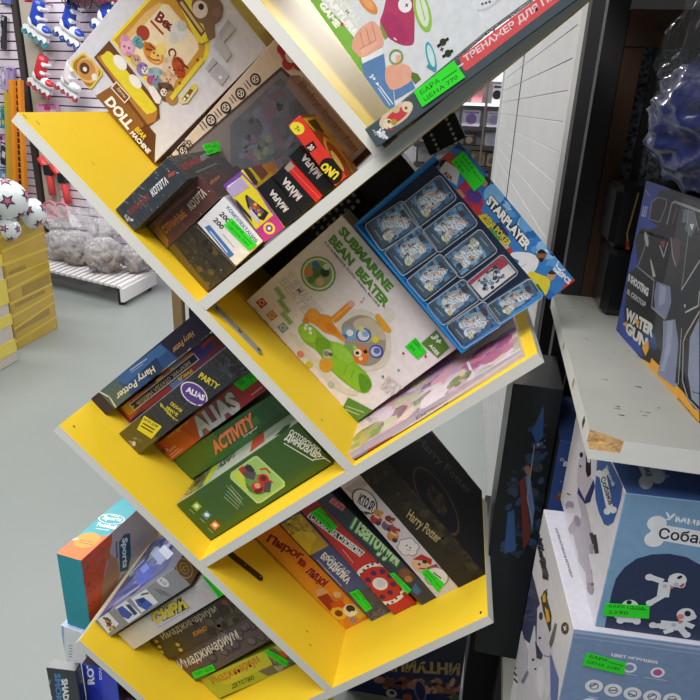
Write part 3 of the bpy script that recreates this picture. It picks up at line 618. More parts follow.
f.disc((530, 358), 5, '#d6a890'); f.line([(534, 358), (545, 336)], 3, '#d6a890')
f.k(320, 280, 3.18)
f.poly([(322, 200), (370, 158), (412, 215), (375, 248)], '#5d8a34'); f.text('3+', (350, 180), (372, 205), (372, 170), '#f0f2ea', .05); f.text('AGES', (345, 208), (372, 240), (354, 200), '#f0f2ea', .04)
f.poly([(70, 410), (90, 372), (172, 415), (112, 460)], '#5d8a34'); f.line([(84, 400), (140, 420)], 3, '#b9cfa0'); f.line([(82, 410), (125, 428)], 3, '#b9cfa0')
f.text('BEATER', (190, 340), (260, 400), (220, 300), '#d9cfcf', .02); f.disc((265, 232), 4, '#c23a30'); f.disc((336, 242), 4, '#c23a30'); f.line([(338, 240), (328, 220)], 2, '#c23a30'); f.disc((200, 306), 4, '#6a8aa0'); f.disc((250, 285), 4, '#7aa0b0')
f.k(230, 180, 2.8); b.sticker(f, [(490, 466), (525, 502), (551, 480), (520, 440)], ('БАРА', 'ЦЕНА')); b.done()
# football mini cards display box
b = Bx('display_box', 'blue counter display tray filled with clear mini cases of blue printed cards', 'display box', (355, 223.5), (461.7, 351.4), (549, 300.5), y=.095, depth=.06, col='#1f2e48', sides={'all': '#1f7fc4'})
f = b.face(); W, H = b.W, b.H; f.uv()
for r in ((0, 0, 1, .045), (0, .0, .028, 1), (0, .955, .012, 1), (.972, 0, 1, 1)): f.rect(*r, '#2486cf')
f.rect(.03, .045, .97, .06, '#15202f'); f.rect(.94, .05, .965, 1, '#141c2a')
hd = b
o = b.done()
# raised rim of the tray
rim = MB(); RB = mat('blue_card_rim', '#2288d2', 0.4, var=.04)
for c, d in (((0, -H/2+.002, .006), (W, .004, .012)), ((-W/2+.002, 0, .006), (.004, H, .012)), ((W/2-.002, 0, .006), (.004, H, .012))): rim.box(Vector(c), d, RB)
rim.build('tray_rim', o)
# header card, tilted against the tray
hb = Bx('header_card', '', '', (434, 164.6), (549, 300), (575, 280.4), y=.095, depth=.003, col='#2a66b4', sides={'all': '#c9b03a'}, bev=0)
f = hb.face(); f.k(430, 130, 4.667)
f.poly([(20, 180), (130, 50), (300, 270), (460, 440), (640, 660), (720, 740), (640, 800), (400, 640), (200, 400)], '#3a7ec4')
f.specks([(240, 250), (480, 440), (640, 650), (560, 640), (330, 380)], ['#5a9ad8', '#8fc0e8', '#2f6ab4', '#dfeaf4', '#3a80cc'], 60, 12, 36, 4)
f.poly([(105, 80), (130, 50), (180, 90), (160, 100)], '#1f3a7a'); f.poly([(30, 170), (80, 100), (140, 130), (110, 190)], '#c9523a'); f.disc((65, 160), 22, '#1f1a1a')
f.poly([(40, 190), (75, 145), (140, 190), (125, 260), (95, 240)], '#d9d4d6'); f.text('AIA', (60, 205), (98, 240), (72, 186), '#8c2a3c', .04)
f.poly([(130, 270), (165, 230), (240, 300), (250, 345), (225, 400), (190, 380), (150, 330)], '#b0305a'); f.poly([(165, 290), (205, 265), (245, 310), (225, 345), (180, 330)], '#5a3a8a'); f.disc((262, 240), 22, '#3a2620'); f.disc((255, 250), 14, '#b98a6a'); f.poly([(120, 280), (140, 275), (165, 310), (150, 320)], '#c98a6a')
f.poly([(190, 360), (230, 350), (250, 400), (230, 430), (200, 400)], '#c23a3a'); f.poly([(225, 400), (260, 390), (300, 440), (270, 470)], '#d8c43a'); f.poly([(260, 460), (300, 450), (345, 510), (310, 530)], '#5a9a4a'); f.poly([(310, 520), (350, 510), (375, 560), (345, 585)], '#c9b88a'); f.poly([(345, 560), (380, 545), (390, 590), (370, 600)], '#c23a3a'); f.poly([(280, 440), (330, 430), (370, 490), (330, 500)], '#2a3a6a')
f.disc((300, 300), 50, '#7ab4e4'); f.disc((460, 430), 45, '#6aa8e0')
f.text('STARPLAYER', (258, 338), (448, 566), (284, 300), '#f2f0ea', .05, out='#1c2030', ow=.10); f.text('MINI POKER', (245, 412), (362, 548), (266, 388), '#dfcf4a', .03, out='#3a3a20', ow=.07)
f.spl([(372, 590), (385, 572), (420, 568), (470, 575), (505, 600), (500, 640), (470, 672), (425, 668), (400, 640), (415, 610)], '#e6e6ea'); f.spl([(495, 590), (508, 560), (535, 562), (542, 590), (520, 612)], '#8a6048'); f.spl([(500, 572), (520, 556), (542, 572), (525, 576)], '#2a1e1a'); f.spl([(505, 600), (530, 598), (520, 616)], '#2a1e1a'); f.line([(420, 640), (450, 625)], 4, '#b9bcd0')
f.spl([(452, 690), (470, 660), (510, 672), (552, 690), (560, 720), (540, 770), (505, 775), (490, 730)], '#e0cf3a'); f.spl([(545, 680), (560, 660), (585, 668), (580, 695), (560, 702)], '#c09474'); f.spl([(550, 668), (568, 655), (588, 668), (570, 674)], '#3a2a20'); f.line([(500, 720), (530, 765)], 9, '#2f7a3a'); f.poly([(600, 770), (640, 700), (680, 690), (690, 720)], '#c93a3a')
f.text('20PCS', (588, 668), (645, 722), (604, 646), '#e6eaf2', .05)
f.specks([(150, 60), (165, 60), (700, 700), (690, 705)], ['#c9b84a', '#d86a4a', '#6ab46a', '#e2e2e8', '#4a7ac4'], 60, 5, 14, 8)
hb.sticker(f, [(100, 147), (207, 286), (262, 235), (154, 97)], ('БАРА', 'ЦЕНА', '150')); hb.label = 'printed header card with football players'
ho = hb.done(); ho.parent = o; ho.matrix_parent_inverse = Matrix(); ho.matrix_local = hd.M.inverted() @ hb.M
for key in ('category',):
    if key in ho: del ho[key]
for ch in list(ho.children): pass
# mini cases: positions from the two rows in the tray
CASE = mat('clear_case', '#dfe8f0', 0.08, alpha=0.05, spec=0.5, coat=.5)
PR = inkmat('gloss_card')
def case_art(mb, w, h, z, alt, seed):
    F = Matrix.Translation((0, 0, z)); a = Art(mb, F, w, h, Matrix.Identity(4)); a.pl = True; rn = random.Random(seed)
    a.rect(0, 0, 1, 1, '#e3dfe2' if alt else '#4a7ba8')
    if alt:
        a.rect(.0, .82, 1, 1, '#b8324a'); a.rect(.72, .5, 1, 1, '#b23048'); fig = ['#8aa6c0', '#26303c', '#cfd6dc', '#6a86a8', '#3a4048']
        a.specks([(.2, .2), (.75, .2), (.75, .8), (.2, .8)], fig, 60, .03, .09, seed); a.disc((.18, .3), .06, '#26262c'); a.disc((.35, .12), .06, '#26262c'); return
    a.rect(0, 0, 1, 1, '#3c6690'); a.specks([(0, 0), (1, 0), (1, 1), (0, 1)], ['#2c527c', '#4f86b8', '#22405f', '#6aa2cc'], 40, .05, .13, seed)
    a.poly([(0, 0), (.2, 0), (.15, 1), (0, 1)], '#3d5668'); a.line([(.09, .25), (.07, .7)], .03, '#8a9cae')
    for i in range(3): a.poly([(.25+i*.26, 1), (.33+i*.26, 1), (.25+i*.28, .7), (.18+i*.28, .7)], '#6fa4cc')
    # group of players: pale striped shirts, dark hair, skin
    a.spl([(.2, .55), (.32, .3), (.5, .12), (.72, .2), (.84, .5), (.75, .8), (.5, .9), (.3, .82)], '#9fb4c4')
    for i in range(9):
        x = .28+.5*((i*.37+rn.random()*.2) % 1); y = .22+.5*((i*.61+rn.random()*.2) % 1); w_ = rn.uniform(.08, .12); t = rn.uniform(-.06, .06)
        a.spl([(x-w_, y-.08), (x+w_*.8, y-.1), (x+w_, y+.12), (x-w_*.8+t, y+.14)], '#dfe6ea'); a.line([(x-.03, y-.08), (x-.03+t, y+.12)], .025, '#6fa6d4'); a.line([(x+.04, y-.08), (x+.04+t, y+.12)], .025, '#6fa6d4')
        a.line([(x+w_*.7, y+.08), (x+w_*1.5, y-.05)], .05, '#c9a085')
        if i % 2 == 0: a.disc((x+t, y+.2), .055, '#2a2022', n=10); a.disc((x+t, y+.17), .042, '#c29a7e', n=10)
    a.specks([(.24, .2), (.8, .12), (.86, .86), (.3, .86)], ['#23262e', '#e8ecee', '#c9a88a', '#2e4a72', '#8a5a4a'], 26, .012, .035, seed+1)
    a.poly([(.82, .55), (.92, .5), (.95, .75), (.84, .8)], '#3a2a30'); a.disc((.27, .17), .085, '#cdbf7c'); a.disc((.27, .17), .05, '#e8dfae'); a.line([(.27, .08), (.27, .26)], .02, '#8a7a3c')
def mini_case(quad, alt, seed, label, turn=0):
    """clear case with printed cards, front outline quad in crop coordinates (left, bottom, right, top)"""
    q = [hit(350+x/4.667, 170+y/4.667, Vector((0, .083, 0)), Vector((0, -1, 0))) for x, y in quad]
    u = (q[1]-q[0]).normalized(); u2 = (q[2]-q[1]); v = (u2-u*u2.dot(u)).normalized(); w = (q[1]-q[0]).length; h = u2.length
    c = (q[0]+q[2])/2; w *= 1.03; h *= 1.04; z = u.cross(v); M = Matrix(((u.x, v.x, z.x, c.x), (u.y, v.y, z.y, c.y), (u.z, v.z, z.z, c.z), (0, 0, 0, 1)))
    # landscape print: long side along v
    root = None
    def slab(w, h, z0, z1, r, m, name, parent):
        mb = MB(); pts = []
        for cx, cy, a0 in ((w/2-r, h/2-r, 0), (-w/2+r, h/2-r, 90), (-w/2+r, -h/2+r, 180), (w/2-r, -h/2+r, 270)):
            for i in range(5): t = math.radians(a0+i*22.5); pts.append((cx+r*math.cos(t), cy+r*math.sin(t)))
        n = len(pts); vs = [Vector((x, y, z0)) for x, y in pts]+[Vector((x, y, z1-.0012)) for x, y in pts]+[Vector((x*.965, y*.965, z1)) for x, y in pts]
        fs = [list(range(n))[::-1], [2*n+i for i in range(n)]]+[[i, (i+1) % n, n+(i+1) % n, n+i] for i in range(n)]+[[n+i, n+(i+1) % n, 2*n+(i+1) % n, 2*n+i] for i in range(n)]
        mb.add(vs, fs, m); return mb.build(name, parent) if parent is not None else mb
    root = empty('mini_case', M @ Vector((0, 0, -.011))); root.matrix_world = M @ Matrix.Translation((0, 0, -.011))
    tag(root, label, 'card case', 'clear mini card cases in the blue tray')
    sh = slab(w, h, 0.0, .012, .006, CASE, 'clear_lid', root)
    ringpts = []
    mb = MB(); r = .006
    for cx, cy, a0 in ((w/2-r, h/2-r, 0), (-w/2+r, h/2-r, 90), (-w/2+r, -h/2+r, 180), (w/2-r, -h/2+r, 270)):
        for i in range(5): t = math.radians(a0+i*22.5); ringpts.append((cx+r*math.cos(t), cy+r*math.sin(t), .0122))
    mb.tube(ringpts, .0009, mat('frosted_rim', '#aeb9c4', .25, alpha=.75), n=6, closed=True); mb.build('lid_rim', root)
    cm = MB(); cm.mi(PR)
    Rz = Matrix.Rotation(math.radians(-90+turn), 4, 'Z')
    tmp = MB(); tmp.mi(PR); case_art(tmp, h*.9, w*.88, .0035, alt, seed)
    cm.add([Rz.inverted() @ v for v in tmp.v], [], None)
    for ff, cc in zip(tmp.f, tmp.c): cm.f.append(ff); cm.c.append(cc); cm.m.append(0); cm.sm.append(False)
    hw, hh = w*.44, h*.45
    cm.add([(-hw, -hh, .001), (hw, -hh, .001), (hw, hh, .001), (-hw, hh, .001), (-hw, -hh, .0033), (hw, -hh, .0033), (hw, hh, .0033), (-hw, hh, .0033)], [[3, 2, 1, 0], [0, 1, 5, 4], [1, 2, 6, 5], [2, 3, 7, 6], [3, 0, 4, 7]], None, lin('#c9d2da'))
    cm.build('card_deck', root)
# two columns (outer beside the header card, inner beside the lower white box)
c1 = [[(245, 165), (325, 270), (495, 130), (405, 28)], [(343, 290), (420, 390), (592, 248), (500, 150)], [(440, 408), (520, 508), (685, 378), (600, 272)], [(538, 520), (612, 605), (790, 490), (705, 390)], [(640, 640), (700, 725), (895, 590), (820, 490)]]
c2 = [[(75, 262), (152, 382), (318, 262), (232, 150)], [(165, 385), (250, 498), (405, 375), (330, 275)], [(262, 512), (345, 608), (505, 495), (425, 400)], [(355, 625), (430, 718), (608, 612), (520, 515)], [(455, 730), (535, 838), (700, 720), (620, 620)]]
nm = ['topmost', 'second from the top', 'middle', 'fourth from the top', 'lowest']
for i, q in enumerate(c1): mini_case(q, i == 3, 10+i, 'clear mini case with white and red cards beside the header card' if i == 3 else f'clear mini case of blue printed cards, {nm[i]} beside the header card', 180 if i == 2 else 0)
for i, q in enumerate(c2): mini_case(q, False, 30+i, f'clear mini case of blue printed cards, {nm[i]} nearer the submarine box')
# flat pink set lying on the board under them
p0 = hit(349, 461.5, PD*S, N1); p1 = hit(526, 357.3, PD*S, N1)
bb = Bx('toy_package', 'flat pink and lilac see-through package lying under the submarine box', 'toy package', (350.5, 456.5), (352.5, 460.5), (526, 357.3), y=.014, depth=.2, W=.014, col='#c9bcd2', sides={'all': '#d6c2cf', 'left': '#d3b9c6'}, kind='gloss_card')
f = bb.face(); f.k(320, 280, 3.18); f.line([(100, 572), (230, 500)], 9, '#b9527c'); f.line([(96, 575), (150, 545)], 9, '#8c8fc4'); f.text('КОНСТРУКТОР', (308, 446), (410, 392), (304, 434), '#5a5560', .02); f.line([(230, 500), (640, 232)], 6, '#e0d6e4')
g = bb.face('left'); g.k(320, 280, 3.18)
g.specks([(110, 480), (440, 230), (620, 140), (640, 215), (100, 560)], ['#dcaabc', '#c9a8cf', '#e2cdb8', '#d8c9dc', '#cfa8b4', '#c2c4a8', '#e4d4dc', '#b99cc4'], 130, 10, 34, 12)
g.specks([(470, 250), (590, 170), (600, 220), (480, 280)], ['#b9648c', '#c47a9c', '#a874a8', '#d08aa4'], 30, 8, 20, 2); g.specks([(110, 500), (180, 460), (200, 480), (120, 540)], ['#8a9c5a', '#b0a874'], 10, 8, 18, 3)
g.line([(470, 260), (485, 300)], 4, '#e8e2ea'); g.line([(100, 562), (640, 218)], 5, '#e8dfe8'); g.specks([(400, 330), (480, 290), (470, 320), (400, 350)], ['#7a8a5a', '#8fa46a'], 8, 6, 14, 5)
bb.done()
# things in the dark behind
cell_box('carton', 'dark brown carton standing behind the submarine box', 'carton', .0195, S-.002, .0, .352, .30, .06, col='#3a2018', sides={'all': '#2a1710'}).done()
DOT = None
def polka(label, quad, y, n, m, rr):
    P = [atY(x, yy, y) for x, yy in quad]; b = Bx('gift_box', label, 'gift box', quad[0], quad[1], quad[2], y=y, depth=.04, col='#191715', sides={'all': '#191715'}); f = b.face(); f.uv()
    for i in range(n):
        for j in range(m): f.disc(((i+.5)/n, (j+.45+(.2 if i % 2 else -.05))/m*.98), rr, '#e8e6e0', n=10)
    b.done()
polka('black box with white polka dots behind the submarine box', [(316, 238), (364, 203), (358, 188)], .27, 8, 2, .055)
polka('black box with white polka dots behind the football card display', [(430, 156), (466, 137), (462, 108)], .27, 2, 5, .05)
# ------------------------------------------------------------------ lower left compartment (games on edge)
def spine(label, L, B_, R, y, depth, H, col, sides=None, kind='printed_card', name='board_game', W=None):
    return Bx(name, label, 'board game', L, B_, R, y=y, depth=depth, H=H, W=W, col=col, sides=sides or {'all': col}, kind=kind)
HB = .325
b = spine('navy blue game box with cream script title, leftmost on the middle yellow slope', (90.2, 399), (106, 415.8), (210, 333), .105, .24, HB, '#2a2438', {'all': '#241f33'}, 'gloss_card')
f = b.face(); f.k(80, 310, 5.385)
f.poly([(100, 440), (435, 180), (525, 260), (200, 545)], '#2f4d7c'); f.poly([(180, 380), (430, 185), (470, 220), (330, 330), (250, 400)], '#3f6496'); f.poly([(100, 440), (190, 375), (290, 470), (200, 545)], '#4a6462'); f.poly([(330, 330), (410, 255), (450, 320), (390, 380)], '#24385c')
f.line([(105, 440), (160, 470), (200, 535)], 9, '#cfd0b4')

f.text('Harry', (388, 288), (302, 352), (408, 332), '#e8dcb2', .02); f.text('Potter', (298, 372), (190, 455), (312, 408), '#e8dcb2', .02)
f.line([(270, 325), (360, 262)], 4, '#b9c9dc'); f.line([(275, 337), (340, 290)], 3, '#9ab0c8')
f.text('Harry Potter', (600, 100), (490, 200), (618, 140), '#b9904a', .01)
b.done()
b = spine('thin colourful box with a white framed title strip, second on the middle yellow slope', (115.3, 413), (129.2, 422.3), (210, 360), .137, .2, .28, '#7a3a3a', {'all': '#5c2a3a'}, W=.034)
f = b.face(); f.k(80, 310, 5.385)
f.poly([(185, 550), (260, 470), (420, 400), (300, 560), (262, 605)], '#c9502c'); f.poly([(220, 520), (255, 480), (300, 545), (265, 570)], '#d9a02e'); f.poly([(190, 545), (215, 530), (270, 590), (262, 606)], '#8c2424')
f.poly([(400, 370), (520, 270), (560, 330), (440, 420)], '#d8b83a'); f.poly([(440, 350), (480, 315), (500, 345), (465, 372)], '#c94a6a'); f.poly([(480, 300), (540, 255), (560, 280), (520, 320)], '#8a8f9c'); f.poly([(540, 270), (600, 215), (620, 245), (570, 290)], '#d9762e'); f.poly([(600, 220), (690, 150), (720, 200), (640, 290)], '#4a3a8a'); f.poly([(640, 180), (700, 130), (720, 150), (660, 210)], '#b03a2e'); f.poly([(330, 520), (480, 410), (500, 440), (350, 550)], '#a8382e'); f.poly([(480, 400), (540, 360), (560, 385), (500, 430)], '#6a86b4')
f.line([(285, 520), (620, 255)], 40, '#e8e2d4'); f.line([(287, 518), (618, 257)], 32, '#26343c'); f.text('МЕМЧИК, ОТКУДА УМЕЕШЬ', (585, 268), (300, 496), (598, 290), '#d8cf9a', .02)
f.text('УИЕД', (602, 312), (525, 365), (612, 330), '#e8d23a', .03); f.disc((285, 520), 7, '#d8b83a')
b.done()
b = spine('black party game box with yellow lettering and a purple speech bubble', (116.9, 434.9), (138.6, 454.3), (233.4, 381), .09, .24, HB, '#2b2f36', {'all': '#25282e', 'left': '#a9a4c4'}, 'wrapped_card')
f = b.face(); f.k(110, 340, 4.375)
f.poly([(30, 415), (130, 335), (215, 440), (125, 500)], '#5a4f22'); f.specks([(60, 440), (110, 410), (140, 440), (100, 480)], ['#8a8468', '#6a6038', '#cfcabc'], 16, 4, 12, 3)
f.text('PARTY', (385, 163), (468, 218), (400, 140), '#e0cf2e', .04)
f.ell((368, 235), (425, 270), (352, 275), '#e6e2ea'); f.ell((368, 235), (420, 268), (353, 270), '#5a3a8c'); f.poly([(365, 265), (395, 260), (382, 290)], '#5a3a8c'); f.text('ALIAS', (330, 225), (410, 268), (338, 200), '#eceaf0', .05)
f.text('СКАЖИ', (262, 282), (310, 318), (270, 268), '#e0cf2e', .04); f.text('ИНАЧЕ', (244, 300), (292, 335), (252, 287), '#e0cf2e', .04); f.text('"Вечеринка"', (212, 285), (288, 362), (222, 274), '#e0cf2e', .04)
f.poly([(150, 330), (228, 378), (182, 432), (118, 390)], '#e3d22e'); f.text('ИГРА ДЛЯ', (146, 352), (206, 386), (152, 340), '#3a3418', .03); f.line([(146, 364), (194, 392)], 7, '#4a4420'); f.line([(138, 376), (186, 404)], 7, '#4a4420'); f.line([(270, 330), (560, 100)], 2, '#565a62')
f.specks([(460, 110), (510, 60), (640, 110), (560, 190)], ['#22252a', '#3a3e46', '#4a4e56', '#1c1e22'], 40, 8, 24, 6)
b.done()
b = spine('red and orange game box with grey outlined lettering', (153.4, 446.3), (171.7, 461), (267.7, 389), .142, .2, HB, '#a8353a', {'all': '#8a2a2c'})
f = b.face(); f.k(110, 340, 4.375)
f.poly([(190, 465), (380, 320), (460, 410), (270, 530)], '#d8622a'); f.poly([(300, 385), (400, 300), (480, 390), (390, 450)], '#c8502c')
f.text('ALIAS', (395, 428), (580, 300), (345, 352), '#c9ccd0', .05, out='#5a6470', ow=.08); f.text('Original', (258, 440), (348, 362), (248, 412), '#e8a850', .01)
f.text('200', (260, 492), (290, 468), (254, 482), '#e8b090', .03); f.line([(262, 505), (300, 475)], 4, '#e8b090'); f.line([(268, 515), (318, 475)], 4, '#e8b090'); f.specks([(215, 460), (250, 480), (240, 505), (220, 490)], ['#d8c8c0', '#b03a30'], 8, 4, 10, 2); f.line([(620, 240), (665, 205)], 5, '#e0a0a0')
b.sticker(f, [(540, 190), (582, 222), (660, 165), (620, 135)], ('ЦЕНА', '1390')); b.done()
b = spine('green game box with salmon coloured slanted lettering', (171.7, 459), (190, 480.6), (290, 418), .147, .2, HB, '#2e5a2e', {'all': '#244a24'}, 'gloss_card')
f = b.face(); f.k(110, 340, 4.375)
f.poly([(270, 520), (440, 390), (520, 490), (350, 615)], '#4a6a2a'); f.poly([(540, 380), (690, 260), (760, 330), (620, 420)], '#24502e'); f.poly([(400, 560), (560, 440), (640, 400), (650, 420), (480, 530)], '#356a34'); f.poly([(430, 470), (640, 330), (660, 360), (450, 500)], '#3a7034')
f.text('ACTIVITY', (462, 505), (640, 375), (438, 448), '#e0804e', .05, out='#6a3a20', ow=.05); f.text('Original', (586, 432), (645, 388), (582, 420), '#d8e0d0', .01)
b.done()
b = Bx('board_game', 'big dark green box with dinosaur picture and white title in front of other games', 'board game', (174.9, 505.6), (210, 541), (331.5, 464), y=.058, depth=.22, col='#3b5c26', sides={'all': '#2f4a20', 'left': '#b9c4b8'}, kind='gloss_card', H=.318)
f = b.face(); f.k(170, 400, 4.118)
f.text('ОСТОРОЖНО', (488, 140), (612, 222), (500, 118), '#e8ece4', .04); f.text('ДИНОЗАВР', (468, 165), (608, 252), (486, 135), '#e8ece4', .05); f.line([(470, 178), (590, 250)], 4, '#e8ece4'); f.line([(590, 245), (640, 240)], 4, '#e8ece4'); f.line([(615, 225), (660, 255)], 4, '#e8ece4')
f.poly([(247, 312), (252, 298), (345, 232), (360, 230), (472, 335), (474, 355), (375, 424), (358, 426), (250, 325)], '#b4d488'); f.poly([(255, 312), (262, 300), (348, 240), (360, 240), (464, 338), (464, 352), (372, 416), (358, 416)], '#9cc46a'); f.poly([(255, 308), (300, 275), (330, 330), (320, 380)], '#c9d84a')
f.disc((358, 348), 44, '#4f7c3a'); f.disc((340, 330), 30, '#6a9a4a'); f.poly([(285, 290), (320, 262), (355, 300), (345, 330), (310, 320)], '#5a4f56'); f.poly([(300, 280), (330, 265), (350, 290), (335, 300)], '#3a3238'); f.poly([(280, 285), (300, 270), (315, 290), (300, 300)], '#b8352a'); f.disc((385, 325), 22, '#b9302c'); f.disc((385, 322), 12, '#6a1c1c'); f.disc((362, 360), 25, '#c2382e'); f.disc((360, 352), 12, '#dfa08a'); f.poly([(345, 372), (385, 358), (375, 382), (355, 386)], '#6a1c1c'); f.poly([(390, 340), (420, 330), (412, 380), (385, 380)], '#54484e'); f.line([(372, 285), (395, 282), (412, 300)], 7, '#c2382e'); f.line([(408, 330), (425, 340)], 5, '#c2382e')
for i in range(6): f.line([(232+i*7, 352+i*0+i*8), (262+i*8, 378+i*11)], 2.5, '#8fa47a') 
for i in range(5): f.line([(240-i*6+8, 350+i*12), (300-i*5, 408+i*10)], 3, '#9cb088')
for p, c in (((110, 436), '#8ab83a'), ((152, 472), '#3a86b4'), ((186, 514), '#d97a3a')):
    x, y = p; f.poly([(x-22, y), (x, y-20), (x+22, y+2), (x, y+22)], c); f.disc((x, y), 9, '#e6eadc'); f.line([(x-28, y+14), (x-8, y+32)], 3, '#9cb088')
g = b.face('left'); g.k(170, 400, 4.118)
g.poly([(20, 435), (140, 345), (230, 210), (80, 320), (60, 380)], '#8a8478'); g.specks([(30, 425), (140, 345), (150, 310), (90, 340), (70, 370)], ['#6a5a4a', '#9c8a7a', '#7a3a34', '#5a6a3a', '#b9b0a4'], 40, 5, 14, 4)
g.poly([(135, 350), (160, 335), (200, 270), (180, 265)], '#b9cc3a'); g.text('АЗАРТ', (195, 290), (268, 235), (205, 255), '#3a4a3a', .05)
g.poly([(330, 215), (390, 170), (385, 130), (340, 165)], '#c23a34')
g.line([(400, 150), (520, 70)], 14, '#8fa08c'); g.poly([(430, 150), (470, 110), (500, 95), (480, 130)], '#3a4a3a')
b.done()
b = Bx('board_game', 'small dark green box end showing behind the dinosaur box', 'board game', (318, 487), (324, 492), (352, 472), y=.285, depth=.14, W=.06, col='#2a3f36', sides={'all': '#22332c'})
f = b.face(); f.k(320, 420, 10); f.line([(60, 580), (110, 560)], 20, '#c9cf9a'); f.line([(60, 620), (180, 560)], 8, '#dfe4e0'); b.done()
# ------------------------------------------------------------------ lower right compartment
def std(label, B_, R, Ld, y, col, W=.32, **kw):
    return Bx('board_game', label, 'board game', Ld, B_, R, y=y, depth=kw.pop('depth', .2), W=W, col=col, sides=kw.pop('sides', {'all': col}), **kw)
b = std('orange game box with red slanted title and cartoon figures, lowest of the five leaning games', (345.4, 630.4), (368, 617.6), (255.4, 537.9), .152, '#e08a22', sides={'all': '#b02a20'})
f = b.face(); f.k(240, 480, 3.889)
f.poly([(60, 225), (90, 205), (200, 310), (300, 420), (400, 520), (410, 585)], '#e39a2e'); f.poly([(150, 180), (210, 215), (320, 370), (300, 400), (200, 290)], '#dd8426')
f.line([(62, 230), (410, 588)], 8, '#a8241c')
for t, a_, c_, d_ in (('Пирог', (95, 245), (232, 320), (118, 208)), ('в', (222, 322), (250, 345), (236, 300)), ('лицо!', (248, 365), (320, 425), (278, 330))): f.text(t, a_, c_, d_, '#8c1c22', .06, out='#e8a060', ow=.05)
f.disc((320, 440), 22, '#d8a87c'); f.disc((378, 462), 24, '#c8783a'); f.disc((378, 445), 14, '#e0b48c'); f.poly([(300, 455), (340, 440), (370, 480), (350, 510)], '#9c3424'); f.poly([(350, 480), (395, 465), (420, 500), (385, 520)], '#c9502c'); f.disc((385, 518), 26, '#e2c03a'); f.disc((384, 518), 14, '#7a3a1c'); f.disc((432, 508), 28, '#e6dfd4'); f.disc((430, 500), 16, '#2c2620'); f.disc((440, 520), 12, '#f0ece4'); f.poly([(400, 545), (460, 520), (495, 535), (420, 582)], '#d8862c'); f.disc((440, 545), 12, '#8a8f94'); f.disc((465, 525), 12, '#c9b84a'); f.poly([(440, 480), (480, 500), (490, 530), (460, 515)], '#d8b03a')
b.done()
b = std('blue and yellow walking game box with white lettering', (372.4, 621.4), (393, 611), (282, 526), .137, '#4a568c', sides={'all': '#3a4470'})
f = b.face(); f.k(240, 480, 3.889)
f.poly([(140, 185), (235, 130), (345, 255), (260, 300)], '#c9a832'); f.specks([(150, 190), (230, 140), (300, 210), (230, 230)], ['#b4a03a', '#8f9440', '#d8b83a', '#a08c34'], 40, 8, 18, 5); f.poly([(180, 225), (240, 195), (300, 225), (280, 250), (270, 290), (225, 255)], '#e2c62a'); f.poly([(240, 200), (280, 200), (300, 225), (260, 225)], '#e8d03a')
f.poly([(400, 440), (520, 420), (600, 510), (515, 552)], '#4e4c5c'); f.text('СЫТАЯ', (338, 305), (412, 372), (356, 290), '#c9cfe4', .03); f.text('БРОДИЛКА', (308, 305), (412, 410), (330, 278), '#eceef4', .05); f.line([(300, 310), (395, 412)], 3, '#b9c0d8'); f.line([(330, 345), (380, 395)], 3, '#b9c0d8'); f.specks([(420, 440), (520, 480), (570, 520), (520, 545)], ['#5a5a6a', '#6a6470', '#44424e'], 30, 6, 16, 3)
b.sticker(f, [(425, 436), (490, 512), (516, 496), (460, 422)], ('ЦЕНА', '890')); b.done()
b = std('red game box with white outlined title and a red number wheel', (394.3, 615), (417.4, 604.7), (303, 513), .12, '#c23032', sides={'all': '#a02428'})
f = b.face(); f.k(240, 480, 3.889)
f.poly([(225, 125), (290, 85), (330, 120), (270, 165)], '#9c2a30'); f.line([(275, 138), (470, 285)], 30, '#e6e4e6'); f.line([(278, 141), (468, 283)], 22, '#26262e'); f.text('СЛОВО ЗА СЛОВОМ', (272, 150), (462, 296), (284, 128), '#eceef0', .05)
f.disc((545, 405), 92, '#e9e5e4'); f.disc((545, 405), 76, '#c9292c')
for i in range(26): t = i*2*math.pi/26; x, y = 545+84*math.cos(t), 405+84*math.sin(t); f.disc((x, y), 5, '#3a2a30', n=6)
for i in range(9): t = i*2*math.pi/9; f.disc((545+50*math.cos(t), 405+50*math.sin(t)), 11, '#3a2a5a', n=8)
f.disc((545, 403), 27, '#e6e6ea'); f.disc((548, 400), 16, '#d2d4dc'); f.line([(400, 270), (440, 320)], 4, '#e09a94'); f.line([(640, 440), (690, 486)], 20, '#b2282c')

b.sticker(f, [(275, 125), (355, 200), (380, 180), (312, 103)], ('БАРА', 'ЦЕНА 990')); b.done()
b = std('dark navy game box with green and white gothic lettering', (422.9, 605.7), (437, 597), (317, 502), .11, '#343a4c', sides={'all': '#2a2f3e'})
f = b.face(); f.k(240, 480, 3.889)
f.poly([(345, 85), (360, 68), (412, 100), (398, 122)], '#c9828a'); f.text('ИГРЫ', (352, 88), (395, 116), (364, 72), '#a83040', .03)
f.text('Пзатбуум', (420, 200), (600, 348), (458, 130), '#b9dca8', .05, out='#2f7a4a', ow=.08)
f.disc((645, 370), 34, '#5a3a2c'); f.disc((640, 362), 20, '#7a5038'); f.disc((655, 385), 14, '#a8784a'); f.poly([(680, 400), (705, 430), (690, 450), (668, 430)], '#3a6a9c'); f.poly([(660, 440), (700, 450), (710, 480), (690, 486)], '#4a3a34')
b.sticker(f, [(580, 362), (652, 442), (668, 425), (600, 358)], ('ЦЕНА', '1250'), '#2fd83a'); b.done()
b = std('white game box with speech bubbles and tiny cartoon people', (437, 598.4), (459.3, 586.4), (341.4, 488), .11, '#d6cdd4', sides={'all': '#c4b8c0'})
f = b.face(); f.k(340, 420, 4.667)
f.poly([(20, 320), (95, 270), (130, 300), (60, 350)], '#c2aaae')
